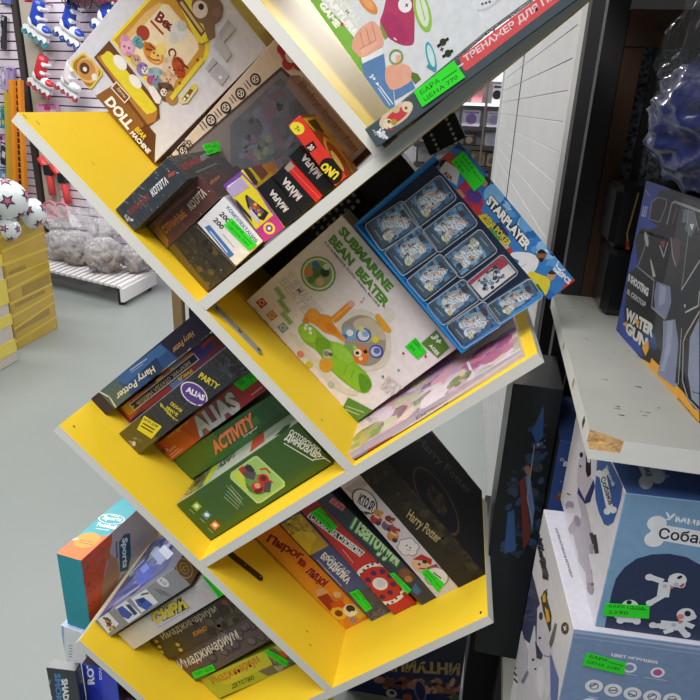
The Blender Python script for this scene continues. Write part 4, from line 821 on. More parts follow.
f.ell((115, 380), (172, 420), (95, 425), '#3a3638'); f.ell((115, 380), (166, 416), (97, 421), '#e9e4e8'); f.poly([(110, 425), (140, 430), (122, 445)], '#3a3638'); f.text('КТО Я?', (80, 385), (150, 430), (98, 340), '#26242a', .05); f.line([(88, 388), (125, 412)], 3, '#26242a')
for (x, y, c, h) in ((168, 455, '#b9342e', '#c9923a'), (222, 485, '#6a5a7a', '#7a3a2c'), (246, 535, '#c98a3a', '#b03a34')):
    f.disc((x, y+8), 26, c); f.disc((x+10, y-14), 20, '#e2b69a'); f.disc((x+4, y-26), 15, h); f.disc((x+26, y-22), 9, h); f.disc((x+8, y-12), 4, '#2a2020'); f.disc((x+18, y-8), 4, '#2a2020'); f.disc((x+10, y+26), 12, '#3a3a44')
for p in ((300, 575), (325, 570), (345, 590), (335, 612), (305, 610), (292, 595)): f.disc(p, 24, '#8c8890'); 
for p in ((300, 575), (325, 570), (345, 590), (335, 612), (305, 610), (292, 595), (318, 592)): f.disc(p, 20, '#e3dde2')
f.disc((312, 585), 4, '#3a3638'); f.disc((328, 595), 4, '#3a3638'); f.line([(312, 604), (328, 608)], 3, '#3a3638'); f.disc((380, 670), 42, '#e0b498'); f.poly([(340, 650), (380, 625), (430, 650), (425, 675), (385, 655)], '#b02a2e'); f.disc((395, 660), 10, '#26202a'); f.disc((370, 672), 6, '#26202a'); f.line([(370, 690), (398, 694)], 6, '#8c2a2a'); f.poly([(400, 690), (450, 670), (470, 700), (420, 720)], '#8a3a2c')
f.k(200, 400, 2.333); f.disc((552, 412), 26, '#8c8890'); f.disc((552, 412), 23, '#e3dde2'); f.line([(545, 402), (562, 415)], 3, '#3a3638')
b.sticker(f, [(515, 401), (556, 448), (571, 428), (530, 392)], ('БАРА', 'ЦЕНА')); b.done()
b = std('large black game box with dull gold script, last of the leaning games', (459, 588.5), (485, 573.6), (362, 478), .108, '#2c2823', W=.32, depth=.29, sides={'all': '#1e1d1f', 'top': '#222126'}, kind='matte_card')
f = b.face(); f.k(340, 420, 4.667); f.specks([(120, 260), (240, 200), (700, 680), (620, 740)], ['#3a342c', '#26221e', '#403a2e', '#242019'], 70, 10, 26, 4); f.text('Harry Potter', (300, 465), (448, 588), (330, 415), '#b9a878', .015)
g = b.face('top'); g.k(340, 420, 4.667)
g.text('Harry Potter', (350, 108), (600, 365), (375, 70), '#5c5448', .01); g.ring((450, 375), 84, 6, '#5c4c38', asp=1.0); g.specks([(410, 330), (450, 300), (500, 400), (470, 440), (420, 390)], ['#4a4034', '#3a322a', '#54483a'], 40, 5, 14, 7)
g.poly([(420, 55), (440, 45), (665, 290), (640, 300)], '#6a4636'); g.text('ХОГВАРТС БИТВА', (432, 72), (560, 205), (446, 58), '#8a6a54', .02)
b.done()
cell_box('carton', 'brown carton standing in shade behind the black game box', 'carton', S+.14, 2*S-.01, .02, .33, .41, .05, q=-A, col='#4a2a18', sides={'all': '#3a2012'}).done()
# ------------------------------------------------------------------ bottom left compartment
b = Bx('toy_box', 'grey window box with a blue toy car, leftmost on the lowest yellow slope', 'toy box', (92, 622.9), (110.4, 636.8), (185.4, 588.6), y=.05, depth=.27, H=.262, col='#8f9094', sides={'all': '#7a7b80', 'left': '#76788c', 'top': '#6a5438'})
f = b.face(); f.k(90, 520, 4.667)
for q in ([(35, 465), (85, 430), (135, 485), (85, 530)], [(115, 408), (168, 375), (240, 440), (180, 482)], [(190, 365), (262, 322), (318, 385), (240, 432)]): f.poly(q, '#e3e3e6')
f.specks([(65, 455), (90, 460), (115, 505), (95, 520)], ['#6a3a5a', '#3a4a8c', '#c9a84a', '#4a4a54'], 30, 4, 10, 3); f.poly([(125, 415), (150, 400), (200, 440), (180, 462), (150, 450)], '#3f56a4'); f.poly([(165, 395), (185, 392), (222, 435), (208, 445)], '#35406a'); f.poly([(210, 372), (250, 360), (295, 395), (262, 420), (225, 400)], '#3f5ab0'); f.poly([(220, 372), (245, 362), (262, 378), (240, 390)], '#26366e'); f.line([(240, 348), (272, 340)], 8, '#5a6a5a')
f.ell((340, 288), (368, 308), (328, 302), '#d6d6da'); f.text('V-12', (322, 282), (350, 305), (332, 272), '#4a4c56', .02)
for i in range(4): f.line([(300+i*14, 318+i*4), (335+i*14, 350+i*2)], 3, '#5a5c6a')
g = b.face('top'); g.k(90, 520, 4.667); g.rect(300, 100, 560, 400, '#6a5438'); g.disc((440, 225), 42, '#a89070'); g.disc((440, 225), 37, '#6a5438'); g.ring((440, 225), 24, 4, '#a89070'); g.text('C', (428, 236), (452, 238), (430, 212), '#a89070', .03)
h = b.face('left'); h.k(90, 520, 4.667)
h.poly([(22, 470), (355, 232), (395, 155), (310, 60)], '#5d6490')
h.specks([(60, 440), (200, 330), (330, 210), (380, 150), (305, 80)], ['#4a58a8', '#7f8cc4', '#2f3a7a', '#a9b4dc', '#6a70a0', '#3a3f5e'], 60, 8, 22, 8)
h.poly([(215, 300), (230, 220), (265, 190), (290, 220), (285, 270), (250, 300)], '#4a5cc0'); h.poly([(230, 230), (262, 200), (278, 225), (250, 250)], '#7f90dc'); h.poly([(275, 170), (300, 120), (315, 130), (290, 180)], '#7fa06a'); h.line([(300, 140), (345, 190)], 12, '#aab8e4'); h.line([(120, 390), (230, 310)], 10, '#8f98b8'); h.line([(310, 70), (30, 465)], 5, '#c9cce0'); h.line([(335, 130), (375, 170)], 10, '#dfe6f8'); h.line([(190, 250), (250, 190)], 7, '#c4ccf0')  # near-white strokes on the window are painted highlights
o = b.done()
w = MB(); pts = [h.F @ Vector((*h.m(p), .0035)) for p in [(40, 460), (345, 235), (372, 165), (312, 95)]]; w.add(pts, [[0, 1, 2, 3]], CL); k = w.build('window_film', o); k['label'] = 'clear plastic window film'
b = Bx('board_game', 'white game box with yellow outlined letters under the toy car box', 'board game', (114.6, 635.7), (134, 649.6), (224, 595), y=.065, depth=.24, H=.32, col='#c9c6c8', sides={'all': '#b4b0b0'})
f = b.face(); f.k(90, 520, 4.667); f.poly([(115, 540), (260, 450), (340, 520), (205, 605)], '#d6cfc4'); f.text('СИРА', (302, 490), (462, 408), (282, 436), '#d6c23a', .08, out='#4a5a50', ow=.08); f.line([(315, 505), (480, 408)], 2, '#8a8a84'); f.specks([(520, 300), (560, 290), (580, 330), (540, 350)], ['#d8b4c4', '#c9d08a', '#b4c4d8'], 8, 5, 12, 2)
b.sticker(f, [(520, 255), (602, 362), (626, 345), (546, 265)], ('ЦЕНА', '590')); b.done()
b = Bx('board_game', 'dark brown imagination game box with pale gothic title and orange subtitle', 'board game', (146, 642), (169, 660), (245, 617.7), y=.105, depth=.2, H=.32, col='#473e38', sides={'all': '#382f2a'})
f = b.face(); f.k(140, 580, 4.375); f.poly([(25, 270), (110, 220), (190, 300), (120, 350)], '#544a2c'); f.specks([(220, 190), (420, 80), (480, 150), (300, 250)], ['#3a322e', '#524840', '#5e5448', '#2e2826'], 50, 8, 24, 5)
f.text('Имаджинариум', (108, 272), (345, 142), (84, 236), '#d8d0c4', .01); f.text('КИНО', (238, 248), (296, 218), (230, 228), '#d08a34', .03); f.disc((370, 98), 12, '#a85030')
for p in ((72, 268), (85, 292), (95, 315), (98, 335), (165, 282), (178, 305)): f.disc(p, 8, '#d8b84a')
b.done()
b = Bx('board_game', 'imagination game box printed with dark purple scales and pale gothic title', 'board game', (169.7, 658.9), (196, 681.7), (268, 641.7), y=.114, depth=.2, H=.32, col='#5a5058', sides={'all': '#463c40'})
f = b.face(); f.k(140, 580, 4.375); f.poly([(130, 345), (200, 310), (300, 420), (245, 445)], '#6a5242'); rn = random.Random(4)
for i in range(34):
    t = rn.random(); x = 300+t*250+rn.uniform(-20, 20); y = 310-t*115+rn.uniform(-45, 55); r = rn.uniform(14, 24); f.disc((x, y), r, '#3a343c', n=12); f.disc((x-3, y-4), r*.8, rn.choice(['#6a606c', '#7a707c', '#5a525e']), n=12)
f.text('Имаджинариум', (190, 405), (442, 262), (160, 352), '#e3dcd4', .015)
b.sticker(f, [(240, 432), (332, 392), (318, 366), (228, 402)], ('БАРА ЦЕНА',)); b.done()
b = Bx('board_game', 'lime green imagination game box for children with orange gothic title', 'board game', (199, 679.4), (217.7, 699.3), (297.7, 665.7), y=.121, depth=.2, H=.32, col='#a9b43a', sides={'all': '#8a942e'})
f = b.face(); f.k(140, 580, 4.375); f.poly([(440, 360), (560, 280), (700, 370), (560, 420)], '#6a6a5c'); f.poly([(300, 400), (540, 300), (580, 370), (380, 460)], '#bcc040'); f.specks([(560, 300), (640, 320), (690, 370), (600, 400)], ['#8a8a7c', '#55564c', '#9c9c90'], 24, 8, 20, 3); f.disc((628, 325), 16, '#c2502c')
f.text('Имаджинариум', (330, 470), (535, 368), (300, 428), '#b8642c', .015); f.text('ДЕТСТВО', (405, 478), (502, 438), (400, 456), '#33351c', .02)
b.sticker(f, [(540, 312), (636, 380), (652, 352), (560, 300)], ('БАРА', 'ЦЕНА 990')); b.done()
# ------------------------------------------------------------------ storage rack on the right
RY = math.radians(3)
EX = Vector((math.cos(RY), -math.sin(RY), 0)); EY = Vector((math.sin(RY), math.cos(RY), 0)); EZ = Vector((0, 0, 1))
RO = Vector((.56, -.252, -.031))
RR = Matrix((EX, EY, EZ)).transposed()
def RK(x, y, z): return RO + EX*x + EY*y + EZ*z
SHELFW = mat('worn_laminate_shade_grey', '#8f908b', 0.7, scale=7, col2='#a9aaa4', spec=.2)  # worn white laminate; its grey stands in for shade on the shelf top
SHELFE = mat('white_shelf_edging', '#dededa', .5, var=.06)
CHIP = mat('raw_chipboard', '#d0ac74', 0.9, scale=150, col2='#7a5a34', bump=.8, bscale=160)
BLACKM = mat('black_painted_metal', '#1b1b1d', 0.5)
GREYM = mat('dark_grey_post', '#2c2d2f', 0.6, var=.05)
BROWNW = mat('brown_stained_wood', '#4a301e', 0.7, var=.2, scale=14)
FELT = mat('grey_felt', '#2a2c31', 0.95, scale=130, col2='#8a9098', bump=.6, bscale=120, contrast=.12)
rack = empty('storage_rack', RK(.4, .3, -1.269)); tag(rack, 'dark storage rack with a worn white shelf at the right edge', 'rack')
RKM = Matrix.Translation(-Vector(rack.location)); ZF = -1.3
def rpart(name, m, x0, x1, y0, y1, z0, z1, bev=0):
    mb = MB(); mb.box(RK((x0+x1)/2, (y0+y1)/2, (z0+z1)/2), (x1-x0, y1-y0, z1-z0), m, R=RR, bev=bev); return mb.build(name, rack, RKM)
# white shelf with the chipped corner
mb = MB(); w, d, t = .75, .60, .028; cx, cy, cz = .034, .018, .016
V = [(cx, 0, 0), (w, 0, 0), (w, d, 0), (0, d, 0), (0, cy, 0), (cx, 0, -t), (w, 0, -t), (w, d, -t), (0, d, -t), (0, cy, -t), (0, 0, -t), (cx*.95, 0, -cz), (0, cy, -cz), (0, 0, -cz), (cx*.55, cy*.35, -cz*.5)]
# top outline, underside, edges
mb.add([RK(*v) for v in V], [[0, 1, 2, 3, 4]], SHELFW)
mb.add([RK(*v) for v in V], [[10, 9, 8, 7, 6, 5], [1, 6, 7, 2], [2, 7, 8, 3], [3, 8, 9, 12, 4], [0, 11, 5, 6, 1], [10, 5, 11, 13], [10, 13, 12, 9]], SHELFE)
mb.add([RK(*v) for v in V], [[4, 12, 14], [12, 13, 14], [13, 11, 14], [11, 0, 14], [0, 4, 14]], CHIP)
rn = random.Random(3)
for i in range(22):
    x, y = rn.uniform(.01, .1), rn.uniform(.05, .58); l, q = rn.uniform(.002, .009), rn.uniform(.0008, .0018); mb.add([RK(x, y, .0003), RK(x+l, y-.002, .0003), RK(x+l, y+q, .0003), RK(x, y+q*.4, .0003)], [[0, 1, 2, 3]], PENCIL if i % 3 else BLACKM)
for y, l in ((.17, .014), (.32, .012), (.05, .016)): mb.add([RK(-.0003, y, -.006), RK(-.0003, y+l*.4, -.02), RK(-.0003, y+l, -.016), RK(-.0003, y+l*.7, -.004)], [[0, 1, 2, 3]], CHIP if l < .015 else BLACKM)
o = mb.build('shelf_board', rack, RKM); o['label'] = 'worn white shelf board with a broken corner'
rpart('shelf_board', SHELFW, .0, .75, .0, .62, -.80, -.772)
rpart('shelf_board', BLACKM, -.06, .75, -.34, .62, .60, .63)  # upper board; its forward overhang is added out of view to shade the rack
rpart('post', GREYM, .018, .054, .62, .66, -1.269, .66)
rpart('post', BLACKM, .72, .76, .62, .66, -1.269, .66)
rpart('post', BLACKM, .70, .74, .0, .04, -1.269, .66)
o = rpart('post', BROWNW, .055, .086, .615, .645, -.02, .442); o['label'] = 'brown wooden upright'
o = rpart('crossbeam', BROWNW, .055, .70, .612, .642, .443, .500); o['label'] = 'brown wooden crossbeam'
mb = MB(); mb.cyl(RK(.105, .612, .472), RK(.105, .609, .472), .004, BLACKM, n=10); mb.build('nail', rack, RKM)
o = rpart('back_panel', FELT, .09, .72, .655, .67, -.05, .50); o['label'] = 'grey felt back panel'
for x in (.110, .178, .27, .36, .45): rpart('panel_strip', BLACKM, x, x+.012, .645, .654, -.02, .443)
rpart('back_panel', BLACKM, .06, .72, .655, .67, -1.269, -.06)
def rbox(name, label, cat, x0, x1, y0, y1, z0, z1, yaw=0, **kw):
    """upright box on the rack: ranges in rack coordinates, turned about its front left corner"""
    a = math.radians(yaw); ux = EX*math.cos(a)+EY*math.sin(a); uy = EY*math.cos(a)-EX*math.sin(a)
    bl = RK(x0, y0, z0); br = bl+ux*(x1-x0); tr = br+EZ*(z1-z0)
    return Bx(name, label, cat, tuple(bl), tuple(br), tuple(tr), plane=(bl, -uy), depth=y1-y0, **kw)
# water gun window box standing edge on
wb = hit(616, 330, RO, EZ); we = hit(700, 424, RO, EZ); dr = (we-wb).normalized(); wn = dr.cross(EZ)
if wn.dot(CAM-wb) < 0: wn = -wn
b = Bx('toy_box', 'black and blue water gun window box standing on the worn white shelf', 'toy box', tuple(wb), tuple(wb+dr*.50), TL=tuple(wb+EZ*.241), plane=(wb, wn), depth=.10, col='#15171b', sides={'all': '#16181c'}, kind='printed_card', anchorW='L', W=.46)
f = b.face(); f.k(610, 230, 7.778)
f.poly([(40, 800), (60, 400), (300, -400), (420, -380), (330, -150), (200, 60), (215, 290), (170, 340), (125, 440), (120, 800)], '#1a3a94')
f.k(620, 160, 8.75); f.poly([(215, 170), (440, 230), (430, 270), (330, 260), (255, 520), (330, 580), (310, 640), (180, 590), (100, 700), (130, 640)], '#20429c'); f.poly([(330, 320), (410, 340), (410, 400), (350, 550), (250, 520), (275, 360)], '#6e7680'); f.poly([(335, 330), (402, 348), (400, 398), (345, 540), (262, 515), (285, 370)], '#121417'); f.ell((240, 285), (262, 310), (226, 262), '#c9743a'); f.text('8.8.8', (185, 495), (225, 505), (205, 395), '#aeb9d4', .03)
f.poly([(470, 360), (760, 470), (760, 900), (560, 1500), (380, 690), (430, 450)], '#17191d'); f.line([(380, 690), (455, 380), (480, 365), (760, 470)], 12, '#8f969c'); f.poly([(560, 430), (640, 440), (680, 560), (620, 680), (540, 560)], '#5a646c'); f.poly([(610, 560), (650, 560), (630, 620)], '#cfd6da'); f.line([(500, 420), (440, 620)], 14, '#4c545c'); f.line([(600, 440), (590, 560)], 6, '#8a949c'); f.line([(650, 450), (690, 620)], 7, '#7a848c')
f.k(610, 230, 7.778)
f.poly([(220, 20), (280, 5), (300, 60), (260, 180), (350, 380), (330, 600), (420, 690), (500, 700), (520, 400), (540, 100), (600, -60), (420, -40), (300, 0)], '#14161a')
f.line([(215, 290), (260, 170), (300, 40)], 10, '#7c848a'); f.line([(215, 290), (345, 395), (325, 600), (430, 690)], 9, '#82898f')
f.ell((285, 70), (292, 130), (270, 60), '#a8adb2'); f.poly([(312, 220), (325, 240), (358, 360), (335, 370)], '#aab49c'); f.poly([(365, 400), (470, 440), (480, 560), (440, 690), (350, 610), (345, 500)], '#6f7896'); f.poly([(390, 420), (440, 450), (430, 560), (380, 600)], '#8d96b0'); f.poly([(480, 60), (550, 80), (545, 200), (515, 280), (480, 200)], '#4a3034'); f.line([(475, 60), (490, 200), (515, 280)], 7, '#8f9094'); f.line([(390, 120), (420, 210), (450, 100)], 8, '#a4a8ac'); f.poly([(395, 90), (430, 85), (420, 150)], '#8a3a3a'); f.line([(620, -30), (560, 460)], 6, '#8a9096'); f.line([(560, 465), (700, 240)], 9, '#a9adb0'); f.line([(590, 640), (690, 590), (700, 480)], 9, '#b0b4b6'); f.disc((585, 590), 8, '#c4c6c4')
f.poly([(145, 330), (215, 290), (345, 400), (320, 520), (300, 600), (140, 450)], '#0c0e10'); f.text('8 SHOOTING', (140, 395), (295, 520), (150, 335), '#d0d2d6', .05); f.text('5L СЕКТОР', (132, 492), (275, 605), (140, 455), '#b9bcc0', .04)
f.k(620, 310, 5.385)
f.poly([(0, 0), (60, -40), (230, 60), (240, 180), (215, 330), (300, 420), (150, 300), (0, 150)], '#12161d'); f.poly([(0, 0), (20, -30), (30, 60), (110, 190), (130, 260), (0, 150)], '#22469a'); f.poly([(120, 110), (190, 130), (200, 220), (150, 200)], '#24407c')
f.text('WATER', (28, 48), (178, 150), (38, -12), '#d2d2cc', .06, out='#14161a', ow=.05); f.text('GUN', (28, 118), (140, 220), (40, 58), '#d2d2cc', .06, out='#14161a', ow=.05); f.poly([(78, 40), (108, 62), (100, 90)], '#d89a2e'); f.poly([(120, 200), (155, 160), (158, 210), (140, 250)], '#d89a2e'); f.poly([(15, 75), (40, 60), (38, 95)], '#d89a2e')
f.poly([(120, 262), (165, 288), (172, 258), (215, 300), (205, 345), (290, 415), (310, 405), (350, 450), (400, 530), (431, 545), (431, 640), (300, 520), (100, 280)], '#e0a02e'); f.line([(0, 178), (431, 668)], 16, '#1a2030')
f.poly([(235, 60), (300, 50), (320, 180), (310, 400), (290, 410), (205, 345), (235, 210)], '#7a83a0'); f.poly([(260, 60), (290, 60), (275, 220), (240, 330), (220, 330), (250, 200)], '#949cb6'); f.poly([(300, 50), (330, 60), (330, 300), (310, 400), (300, 390), (318, 180)], '#17191c'); f.line([(240, 60), (235, 210), (208, 345), (295, 412), (318, 395), (335, 100)], 6, '#8b9094'); f.line([(431, 10), (360, 130), (345, 170)], 8, '#b4a48a'); f.line([(345, 170), (340, 380), (370, 480), (431, 545)], 8, '#8b9094'); f.poly([(380, 150), (431, 40), (431, 520), (390, 480), (370, 350)], '#8690a8'); f.line([(390, 440), (431, 450)], 3, '#3a3e4a')
f.text('FULLY AUTOMATIC', (308, 490), (420, 625), (318, 470), '#3a2c14', .02)
b.sticker(f, [(424, 668), (470, 700), (470, 640), (426, 630)], ('ЦЕНА',), '#28c83a')
o = b.done()
w = MB(); WIN = mat('blister_plastic', '#d4dae0', 0.08, alpha=0.03, spec=.4, coat=.25, bump=.5, bscale=40)
w.box(Vector((.08, .02, .006)), (b.W*.62, b.H*.82, .010), WIN, bev=.004, seg=2); k = w.build('blister_window', o); k['label'] = 'clear blister window'
# black blister boxes behind it
rbox('toy_package', 'glossy black package on the shelf behind the water gun box, lower of two', 'toy package', .070, .30, .475, .60, 0.0005, .121, col='#17181a', sides={'all': '#131416'}, kind='gloss_card', bev=.012).done()
b = rbox('toy_package', 'glossy black package with a yellow edge behind the water gun box, upper of two', 'toy package', .062, .30, .470, .60, .122, .225, col='#17181a', sides={'all': '#131416'}, kind='gloss_card', bev=.010); f = b.face(); f.k(560, 140, 5); f.line([(392, 265), (335, 470), (345, 560)], 8, '#8a7040'); f.poly([(330, 500), (345, 510), (342, 560), (326, 555)], '#8a3020'); b.done()
# plastic bag on top
BAG = mat('blue_bag_filling', '#152660', .5, var=.3, scale=30, bump=1.0, bscale=24, coat=.5)
CLB = mat('clear_bag_film', '#b4bac4', .15, alpha=.07, spec=.5, coat=1.0, bump=.9, bscale=30)
def blob(c, r, amp, fr, seed, u=40, v=24):
    off = Vector((seed*3.1, seed*1.7, seed*.9))
    def fn(p): return 1+amp*noise.noise(p*fr+off)+amp*.5*noise.noise(p*fr*2.7+off)
    mb = MB(); return mb, fn
def crumple(c, amp, seed):
    off = Vector((seed*3.1, seed*1.7, seed*.9))
    def fn(p):
        r = abs(noise.noise(p*2.2+off)); r2 = abs(noise.noise(p*4.5+off*2)); r3 = abs(noise.noise(p*10+off))
        return 1+amp*(.5-r*1.4)+amp*.5*(.3-r2)+amp*.22*(.3-r3)
    return MB(), fn
bc = RK(.150, .27, .241+.09)
bag = empty('plastic_bag', RK(.150, .27, .243)); tag(bag, 'crinkled blue plastic bag lying on the water gun box', 'bag')
BM_ = Matrix.Translation(-Vector(bag.location))
mb, fn = crumple(bc, .25, 2); mb.sph(bc, (.088, .17, .088), BAG, fn=fn, u=96, v=60); mb.build('bag_filling', bag, BM_)
mb, fn = crumple(bc, .3, 5); mb.sph(bc+Vector((.01, 0, .05)), (.095, .18, .13), CLB, fn=fn, u=96, v=60); k = mb.build('clear_film', bag, BM_); k['label'] = 'clear crinkled film'
# smart dog boxes below the shelf
zt = -.079
P1 = hit(625.4, 493, RK(0, 0, zt), EZ); d1 = (P1-RO); e0 = d1.dot(EX); e1 = d1.dot(EY)
zb = hit(590, 625, P1, EY).z - RO.z
b = rbox('toy_box', 'light blue and white toy dog box directly under the worn white shelf', 'toy box', e0, e0+.26, e1, e1+.285, zb, zt, yaw=4.0, col='#7ea3c6', sides={'all': '#dcdae2', 'top': '#3b5690'})
DOGB = b
f = b.face(); f.k(580, 420, 5.833)
f.text('Умный', (490, 580), (790, 640), (498, 535), '#eef2f6', .03)
def bone(a, p, q, r, col):
    a.line([p, q], r*1.35, col)
    d = Vector((q[0]-p[0], q[1]-p[1])).normalized(); n_ = Vector((-d.y, d.x))
    for e, s_ in ((p, -1), (q, 1)):
        for k_ in (-1, 1): a.disc((e[0]+n_.x*k_*r*.62, e[1]+n_.y*k_*r*.62), r*.68, col)
bone(f, (440, 650), (900, 730), 75, '#e6e8ee'); f.text('Собака', (455, 690), (790, 735), (465, 625), '#26282e', .02)
f.k(580, 520, 5.833)
f.poly([(140, 640), (185, 420), (210, 340), (260, 275), (330, 225), (420, 200), (520, 196), (620, 215), (700, 260), (780, 340), (820, 480), (790, 760)], '#2b3858')
WHT, SHD = '#dfe1e8', '#b9bec9'
def pup(x, y, sx, pose):
    if pose == 0:
        f.line([(x-10, y+20), (x-20, y+80)], 62, WHT); f.line([(x-30, y+90), (x-90, y+125)], 32, WHT); f.line([(x-30, y), (x-90, y-20)], 34, WHT); f.disc((x-100, y-22), 22, WHT); f.disc((x-98, y+128), 20, WHT); f.disc((x-10, y+30), 12, SHD)
        f.line([(x+22, y-30), (x+30, y+40)], 14, '#d47a80'); f.disc((x+62, y-5), 47, WHT); f.disc((x+84, y+22), 22, WHT); f.poly([(x+70, y+30), (x+100, y+10), (x+105, y+25), (x+85, y+40)], '#c94a5a'); f.ell((x+76, y-22), (x+92, y-26), (x+78, y-32), '#23262e'); f.disc((x+55, y+20), 14, SHD)
    else:
        f.line([(x-70, y+20), (x+40, y+30)], 58, WHT); f.line([(x-60, y+25), (x-120, y+25)], 30, WHT); f.disc((x-130, y+22), 20, WHT); f.line([(x+30, y+40), (x+60, y+75)], 34, WHT); f.line([(x+50, y+10), (x+100, y+30)], 30, WHT); f.disc((x+66, y+78), 20, WHT); f.line([(x-20, y+50), (x-60, y+62)], 26, WHT)
        f.line([(x+20, y-40), (x+28, y+10)], 14, '#d47a80'); f.disc((x+62, y-38), 46, WHT); f.disc((x+100, y-28), 20, WHT); f.ell((x+72, y-46), (x+90, y-40), (x+78, y-62), '#23262e'); f.disc((x+30, y-28), 18, '#d98a8c'); f.disc((x-10, y+20), 12, SHD)
pup(505, 355, 1, 0); pup(555, 590, 1, 1); f.disc((290, 500), 42, WHT); f.disc((286, 478), 14, '#23262e'); f.line([(240, 575), (340, 580)], 40, WHT); f.disc((235, 585), 20, WHT); f.disc((330, 590), 20, WHT); f.disc((215, 560), 14, WHT)
b.sticker(f, [(135, 553), (400, 570), (405, 495), (145, 480)], ('БАРА ЦЕНА', '2290'))
g = b.face('left'); g.pic = True; g.k(520, 430, 5.833)
g.poly([(455, 120), (500, 125), (600, 325), (590, 400), (570, 470), (545, 540), (515, 560), (490, 550), (460, 480), (440, 400), (438, 330)], '#3f62a8')
bone(g, (480, 250), (527, 470), 30, '#e2e4ec'); g.text('Собака', (470, 285), (520, 440), (495, 265), '#23252c', .03); g.text('Умный', (495, 215), (540, 330), (510, 200), '#dfe4ee', .03)
g.poly([(345, 170), (380, 120), (410, 270), (425, 290), (400, 400), (380, 430), (350, 380), (330, 300)], '#c6bfcc'); g.poly([(385, 110), (412, 100), (415, 260), (395, 278), (384, 240)], '#1c1b22'); g.disc((402, 175), 10, '#e8e6ee', asp=1.6); g.disc((358, 145), 10, '#1c1b22', asp=1.6); g.poly([(345, 205), (360, 205), (355, 225)], '#1c1b22')
g.poly([(340, 330), (385, 420), (380, 445), (335, 380)], '#28356c'); g.poly([(380, 400), (430, 290), (438, 330), (410, 420), (385, 430)], '#28356c')
g.poly([(330, 360), (385, 440), (410, 560), (440, 700), (330, 700), (310, 600), (360, 500)], '#b8b0bf'); g.disc((290, 440), 26, '#a39aac'); g.disc((292, 470), 20, '#d6d1da'); g.disc((255, 590), 26, '#9d95a6'); g.line([(290, 600), (340, 520)], 44, '#aaa2b2'); g.ell((335, 530), (350, 560), (348, 515), '#8a8294'); g.line([(415, 600), (440, 690)], 20, '#1c1b22'); g.line([(275, 370), (295, 380)], 6, '#1c1b22')
g.k(500, 530, 6.364)
g.poly([(480, -20), (560, 0), (560, 130), (580, 280), (550, 280), (500, 200)], '#b8b0bf'); g.line([(600, 30), (618, 150)], 26, '#1c1b22'); g.line([(585, 90), (582, 150)], 26, '#9a93a4'); g.ell((540, 205), (565, 250), (528, 180), '#8d86a8'); g.line([(565, 250), (572, 350)], 40, '#b0a9b8'); g.ell((576, 370), (580, 410), (598, 372), '#948c9c'); g.disc((590, 345), 9, '#1c1b22')
h = b.face('top'); h.pic = True; h.k(580, 420, 5.833); bone(h, (345, 180), (420, 345), 62, '#b9c4d8'); h.text('Собака', (352, 215), (388, 330), (392, 210), '#20242c', .02); h.text('Умный', (445, 250), (495, 340), (475, 245), '#93a6cc', .03)
b.done()
# second dog box underneath, a little further out
P2 = hit(574, 629, RK(0, 0, zb), EZ); d2 = (P2-RO); e0b, e1b = d2.dot(EX), d2.dot(EY)
b = rbox('toy_box', 'large toy dog box with round feature icons, beneath the light blue one', 'toy box', e0b, e0b+.30, e1b, e1b+.262, -.7715, zb-.0008, yaw=5.0, col='#7c93b8', sides={'all': '#d9d8e0', 'top': '#c4c3ce'})
t_ = b.face('top'); t_.pic = True; t_.k(500, 530, 6.364); t_.text('ИНТЕРАКТИВНАЯ ИГРУШКА', (350, -10), (452, 305), (364, -12), '#4a4c58', .04)
f = b.face(); f.k(560, 620, 5)
f.line([(70, 60), (720, 150)], 14, '#a3b6d4'); f.line([(68, 82), (700, 170)], 8, '#94a9ca'); f.text('ЦВЕТ ИГРУШКИ', (255, 182), (485, 222), (258, 165), '#e6eaf2', .05)
for c, cc in (((348, 238), '#7c93b8'), ((488, 262), '#b8589c')): f.disc(c, 30, '#e6e8ee'); f.disc(c, 19, cc)
f.line([(160, 238), (235, 250)], 4, '#c4cee0'); f.line([(320, 265), (385, 278)], 4, '#c4cee0'); f.line([(420, 285), (535, 303)], 4, '#c4cee0')
for i, c in enumerate([(170, 330), (265, 350), (362, 367), (460, 382), (560, 396), (148, 420), (245, 442)]):
    f.disc(c, 38, '#e6e8ee'); f.ring(c, 20, 5, '#5a6a88'); f.line([(c[0]-14, c[1]), (c[0]+14, c[1]+(i % 3-1)*12)], 8, '#5a6a88'); f.line([(c[0]-28, c[1]+52), (c[0]+22, c[1]+60)], 5, '#c4cee0'); f.line([(c[0]-22, c[1]+62), (c[0]+16, c[1]+69)], 4, '#c4cee0')
b.sticker(f, [(110, 220), (315, 270), (330, 210), (135, 158)], ('БАРА', 'ЦЕНА 2290'))
g = b.face('left'); g.pic = True; g.k(500, 530, 6.364)
g.poly([(185, 190), (255, 470), (235, 760), (150, 690), (118, 500)], '#2f3658'); g.specks([(180, 230), (240, 470), (220, 600), (150, 560), (130, 480)], ['#3b4268', '#262c4a', '#454c70'], 30, 8, 24, 6)
for i in range(22): x = 232+i*2.6; y = 20+i*13.5; g.line([(x-8+rn.uniform(-6, 6), y), (x+26+rn.uniform(-8, 8), y+14)], rn.uniform(8, 15), '#24262c')
g.poly([(262, 430), (285, 385), (305, 400), (300, 430), (330, 540), (325, 640), (305, 660), (285, 560)], '#26241f'); g.poly([(272, 420), (290, 400), (295, 460), (275, 460)], '#d9a42e'); g.poly([(288, 490), (310, 510), (322, 580), (300, 590)], '#d9a42e'); g.line([(290, 390), (305, 378)], 6, '#26241f')
